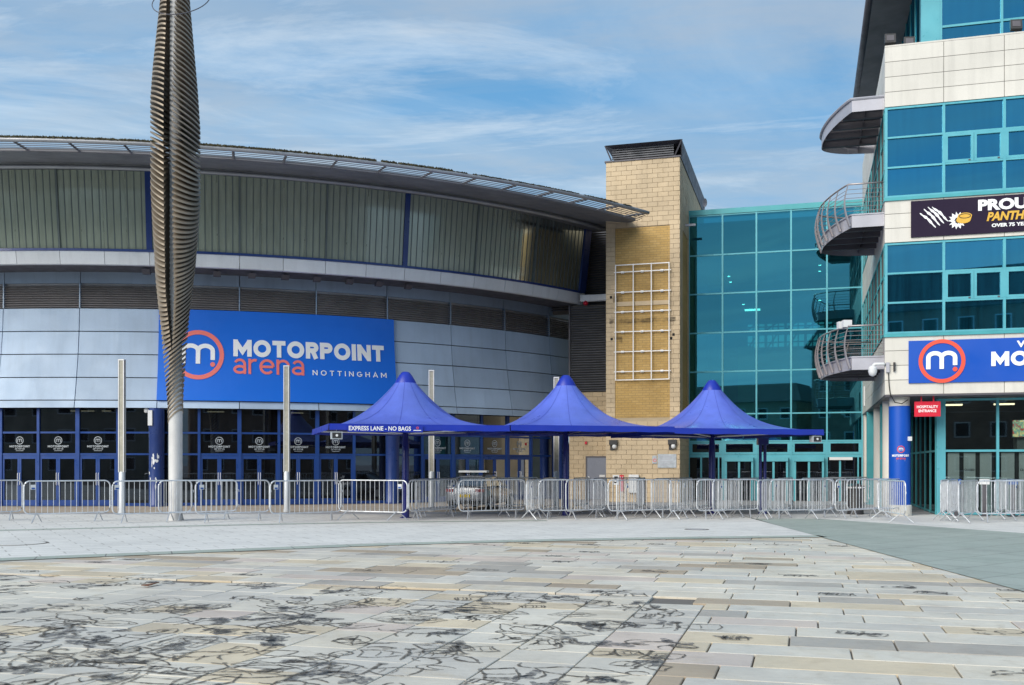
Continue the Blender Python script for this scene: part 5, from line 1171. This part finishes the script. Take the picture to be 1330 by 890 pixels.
tagm = MB(); tagm.box(-.065, .065, -.016, -.010, .88, 1.02)
def barrier(px1, Y1, px2, far=1, label=None, group=None, plate_=None):
    """first end on the ray px1 at depth Y1, second end on the ray px2, one barrier length away"""
    a = gnd(px1, Y1); u = (px2 - 665) / FPX; d = Vector((u, 1, 0)); bq = -2 * a.dot(d); cq = a.dot(a) - BL * BL; aq = d.dot(d); disc = bq * bq - 4 * aq * cq
    if disc < 0: Y2 = -bq / (2 * aq)
    else: Y2 = (-bq + far * math.sqrt(disc)) / (2 * aq)
    b = d * Y2; m_ = (a + b) / 2; v_ = b - a
    if used[0]: o = copy_tree(proto)
    else: o = proto; used[0] = True
    o.location = (m_.x, m_.y, .012); o.rotation_euler = (0, 0, math.atan2(v_.y, v_.x)); tag(o, label, 'barrier', group)
    if plate_ is not None:
        t_ = MB(); x = plate_ * BL / 2; t_.box(x - .065, x + .065, -.034, -.024, .90, 1.03); q = t_.build('label_plate', 'box_white', None, local=True); q.parent = o
        t_ = MB(); t_.box(x - .045, x + .045, -.037, -.035, .91, .955); q2 = t_.build('label_mark', 'box_blue', None, local=True); q2.parent = q
    barr.append((m_, o)); return b
barr = []
G1 = 'barriers in the row before the arena doors'; G2 = 'barriers fencing the queue under the parasols'; G3 = 'barriers before the closed shop windows'; G4 = 'barriers inside the queue lanes'
LA = 'galvanised crowd barrier standing in line before the blue arena doors'
barrier(-78, 27.6, 29, 1, LA, G1)
barrier(31, 27.5, 143, 1, LA, G1, -.80); barrier(146, 27.5, 249, 1, 'galvanised crowd barrier standing behind the mast and before a light column', G1, -.9); barrier(206, 28.2, 308, 1, 'galvanised crowd barrier overlapping its neighbour across the sculpture mast', G1)
barrier(254, 27.6, 350, 1, LA, G1, -.85); barrier(351, 27.7, 443, 1, 'galvanised crowd barrier standing before the light column at the banner', G1, -.86); barrier(440, 29.5, 529, -1, 'galvanised crowd barrier reaching the express lane parasol post', G1, .8)
LB = 'galvanised crowd barrier beside the express lane parasol post, in front of the silver car'
MARK = [(690, 'the silver car'), (760, 'the middle parasol post'), (845, 'the number 5 sign on the tower'), (905, 'the plaque on the tower'), (960, 'the right parasol post'), (1035, 'the twin navy posts'), (1095, 'the glass hall doors'), (1200, 'the litter bin and blue pillar')]
def before(px, p_): return 'front crowd barrier %s before %s' % ('with white label plate' if p_ is not None else 'without label plate', next(m for x, m in MARK if px < x))
def lane(px): return 'inner lane crowd barrier standing back beside ' + next(m for x, m in MARK if px < x)
barrier(531, 29.3, 594, 1, LB, G2, .8); barrier(535, 30.2, 590, 1, LB, G2); barrier(541, 31.2, 596, 1, LB, G2)
for a, Y, b, f, p_ in ((596, 29.3, 682, 1, None), (650, 30.6, 682, 1, None), (684, 29.0, 703, 1, -.5), (690, 30.0, 738, 1, None), (735, 29.3, 788, 1, None), (771, 30.4, 788, 1, .3), (700, 29.6, 787, 1, None), (790, 29.5, 872, 1, None), (801, 29.0, 836, 1, -.3), (846, 30.0, 870, 1, None), (870, 29.1, 899, 1, .2), (880, 29.8, 925, 1, None), (905, 29.7, 985, 1, None), (926, 29.2, 963, 1, -.5), (933, 30.2, 960, 1, .6), (984, 29.2, 1026, 1, None), (990, 30.0, 1020, 1, .1), (1000, 29.8, 1082, 1, None), (1049, 29.3, 1083, 1, .2), (1085, 29.7, 1142, 1, -.9), (1100, 30.6, 1160, 1, None), (1141, 29.6, 1176, -1, None), (1140, 30.4, 1178, 1, None)):
    barrier(a, Y, b, f, before((a + b) / 2, p_), G2, p_)
LC = 'galvanised crowd barrier running back between the queue lanes'
for a, Y, b in ((600, 32.6, 640), (640, 33.2, 700), (705, 32.4, 722), (745, 33.0, 765), (770, 33.0, 835), (828, 32.2, 838), (850, 32.4, 900), (905, 32.4, 930), (950, 32.6, 1000), (1010, 32.6, 1030), (1040, 33.0, 1100), (1070, 34.6, 1128)):
    barrier(a, Y, b, 1, lane((a + b) / 2), G4)
LD = 'galvanised crowd barrier before the closed shop windows of the office block'
for a, Y, b, f, p_ in ((1222, 28.6, 1232, 1, None), (1231, 28.2, 1244, 1, None), (1245, 27.6, 1270, 1, None), (1269, 27.9, 1362, 1, None), (1292, 29.2, 1308, 1, None), (1306, 28.8, 1336, 1, -.2)):
    barrier(a, Y, b, f, LD, G3, p_)
# litter bin behind the barriers
g = gnd(1111, 32.6); o = thing('litter_bin', g, 'black round litter bin behind the barriers by the blue pillar', 'bin')
mb = MB(); mb.lathe(g, [(.26, 0), (.27, .02), (.25, .06), (.25, .80), (.28, .82), (.28, .90), (.12, .98)], 20); mb.build('bin_body', 'bin_black', o, smooth=40)
mb = MB()
for i in range(9): a_ = R(-150 + i * 15); mb.box(g.x + .285 * math.cos(a_) - .02, g.x + .285 * math.cos(a_) + .02, g.y + .285 * math.sin(a_) - .004, g.y + .285 * math.sin(a_) + .004, .835, .885)
mb.build('bin_band', 'box_white', o)

# ------------------------------------------------------------------ silver car behind the barriers
cg = gnd(626, 36.6); ca_ = R(72); CS = .84
CX = Vector((math.cos(ca_), math.sin(ca_), 0)); CY = Vector((-math.sin(ca_), math.cos(ca_), 0))
def C(x, y, z): return cg + (CX * x + CY * y + Vector((0, 0, z))) * CS
car = thing('silver_car', cg, 'silver estate car with a pale roof bar parked behind the crowd barriers', 'car')
SEC = [(-2.15, .42, .70, .62), (-2.12, .30, .95, .80), (-2.0, .26, 1.02, .86), (-1.2, .24, 1.0, .89), (0, .22, .98, .90), (.9, .24, .96, .89), (1.7, .26, .86, .85), (2.1, .30, .72, .74), (2.18, .42, .6, .55)]
mb = MB(); nS = 20; vs = []
for x, zb_, zt, hw in SEC:
    for k in range(nS):
        a_ = 2 * math.pi * k / nS; c_, s_ = math.cos(a_), math.sin(a_); p_ = .42
        vs.append(C(x, hw * math.copysign(abs(c_) ** p_, c_), (zb_ + zt) / 2 + (zt - zb_) / 2 * math.copysign(abs(s_) ** p_, s_)))
fs = [(i * nS + k, i * nS + (k + 1) % nS, (i + 1) * nS + (k + 1) % nS, (i + 1) * nS + k) for i in range(len(SEC) - 1) for k in range(nS)] + [tuple(range(nS - 1, -1, -1)), tuple((len(SEC) - 1) * nS + k for k in range(nS))]
mb.add(vs, fs); mb.build('body', 'car_silver', car, smooth=50)
CAB = [(-2.02, .96, 1.02, .78), (-1.80, .96, 1.34, .66), (-1.4, .96, 1.43, .63), (0, .95, 1.46, .63), (.45, .95, 1.40, .64), (1.15, .93, .97, .74)]
mb = MB(); vs = []
for x, zb_, zt, hw in CAB:
    for k in range(nS):
        a_ = 2 * math.pi * k / nS; c_, s_ = math.cos(a_), math.sin(a_); p_ = .5
        up = .5 + .5 * math.copysign(abs(s_) ** p_, s_); ww = .82 + (hw - .82) * up
        vs.append(C(x, ww * math.copysign(abs(c_) ** p_, c_), zb_ + (zt - zb_) * up))
fs = [(i * nS + k, i * nS + (k + 1) % nS, (i + 1) * nS + (k + 1) % nS, (i + 1) * nS + k) for i in range(len(CAB) - 1) for k in range(nS)] + [tuple(range(nS - 1, -1, -1)), tuple((len(CAB) - 1) * nS + k for k in range(nS))]
mb.add(vs, fs); mb.build('cabin', 'car_silver', car, smooth=50)
mb = MB(); mb.hexa([C(-2.06, -.66, 1.03), C(-2.06, .66, 1.03), C(-2.0, .66, 1.03), C(-2.0, -.66, 1.03), C(-1.86, -.56, 1.33), C(-1.86, .56, 1.33), C(-1.80, .56, 1.33), C(-1.80, -.56, 1.33)]); mb.build('rear_window', 'glass_car', car)
for s_ in (-1, 1):
    for x0, x1 in ((-1.7, -1.0), (-.92, -.1), (0, .75)):
        mb = MB(); mb.hexa([C(x0, s_ * .80, 1.0), C(x1, s_ * .80, 1.0), C(x1, s_ * .835, 1.0), C(x0, s_ * .835, 1.0), C(x0 + (.1 if x0 < -1.5 else 0), s_ * .63, 1.36), C(x1 - (.25 if x1 > .5 else 0), s_ * .63, 1.36), C(x1 - (.25 if x1 > .5 else 0), s_ * .69, 1.36), C(x0 + (.1 if x0 < -1.5 else 0), s_ * .69, 1.36)]); mb.build('side_window', 'glass_car', car)
    for x in (-1.35, 1.35):
        wm = MB(); n = 20; wm.tube([C(x, s_ * .72, .32), C(x, s_ * .90, .32)], .32 * CS, n); wh = wm.build('wheel', 'rubber', car, smooth=40)
        wm = MB(); wm.tube([C(x, s_ * .89, .32), C(x, s_ * .915, .32)], .21 * CS, 14); wm.build('rim', 'white_metal', wh)
    mb = MB(); mb.box(-2.16, -2.0, s_ * .66 - .17, s_ * .66 + .17, .78, .90, C); mb.build('tail_lamp', 'lamp_red', car)
    mb = MB(); mb.tube([C(-1.3, s_ * .56, 1.44), C(-1.25, s_ * .56, 1.50), C(.1, s_ * .56, 1.51), C(.2, s_ * .56, 1.45)], .02, 5); mb.build('roof_rail', 'rubber', car)
mb = MB(); mb.box(-2.19, -2.155, -.27, .27, .56, .68, C); mb.build('number_plate', 'plate_yellow', car)
mb = MB(); mb.box(-2.2, -2.05, -.72, .72, .30, .42, C); mb.build('bumper', 'rubber', car)
mb = MB(); mb.box(-1.15, -.85, -.62, .62, 1.56, 1.64, C); lbar = mb.build('roof_bar', 'box_white', car)
for y in (-.45, .45): mb = MB(); mb.box(-1.05, -.95, y - .04, y + .04, 1.40, 1.565, C); mb.build('bar_foot', 'rubber', lbar)

# ------------------------------------------------------------------ buildings across the square, behind the viewer (seen mirrored in the glass)
def far_block(name, x0, x1, y0, y1, z1, wall, label, floors, bays, roof, win='day'):
    o = thing(name, ((x0 + x1) / 2, y1, 0), label, 'building')
    mb = MB(); mb.box(x0, x1, y0, y1, 0, z1); mb.build('wall', wall, o)
    mb = MB(); mb.hexa([(x0 - .8, y0 - .8, z1), (x1 + .8, y0 - .8, z1), (x1 + .8, y1 + .8, z1), (x0 - .8, y1 + .8, z1), (x0 + 1, y0 + 3, z1 + roof), (x1 - 1, y0 + 3, z1 + roof), (x1 - 1, y1 - 3, z1 + roof), (x0 + 1, y1 - 3, z1 + roof)]); mb.build('roof', 'roof_slate', o)
    for f_ in range(floors):
        for k in range(bays):
            xa = x0 + (x1 - x0) * (k + .28) / bays; xb = x0 + (x1 - x0) * (k + .72) / bays; za = z1 * (f_ + .3) / floors; zb_ = z1 * (f_ + .75) / floors
            mb = MB(); mb.box(xa, xb, y1, y1 + .06, za, zb_); wn = mb.build('window', 'white_metal', o); mb = MB(); mb.box(xa + .1, xb - .1, y1 + .061, y1 + .08, za + .1, zb_ - .1); mb.build('pane', 'rubber', wn)
    return o
far_block('brick_warehouse', -9, 18, -52, -34, 15.5, 'brick_dark', 'tall dark brick warehouse across the square with slate roof', 5, 9, 4.0)
far_block('buff_terrace', -44, -12, -50, -38, 9.5, 'brick_buff', 'low buff brick terrace across the square', 3, 11, 2.5)
far_block('grey_offices', -95, -47, -46, -30, 12.0, 'brick_buff', 'long buff office range across the square beyond the low terrace', 4, 14, 1.5)
far_block('brick_mill', 21, 60, -50, -36, 12.5, 'brick_dark', 'long dark brick mill across the square beside the warehouse', 4, 12, 3.0)
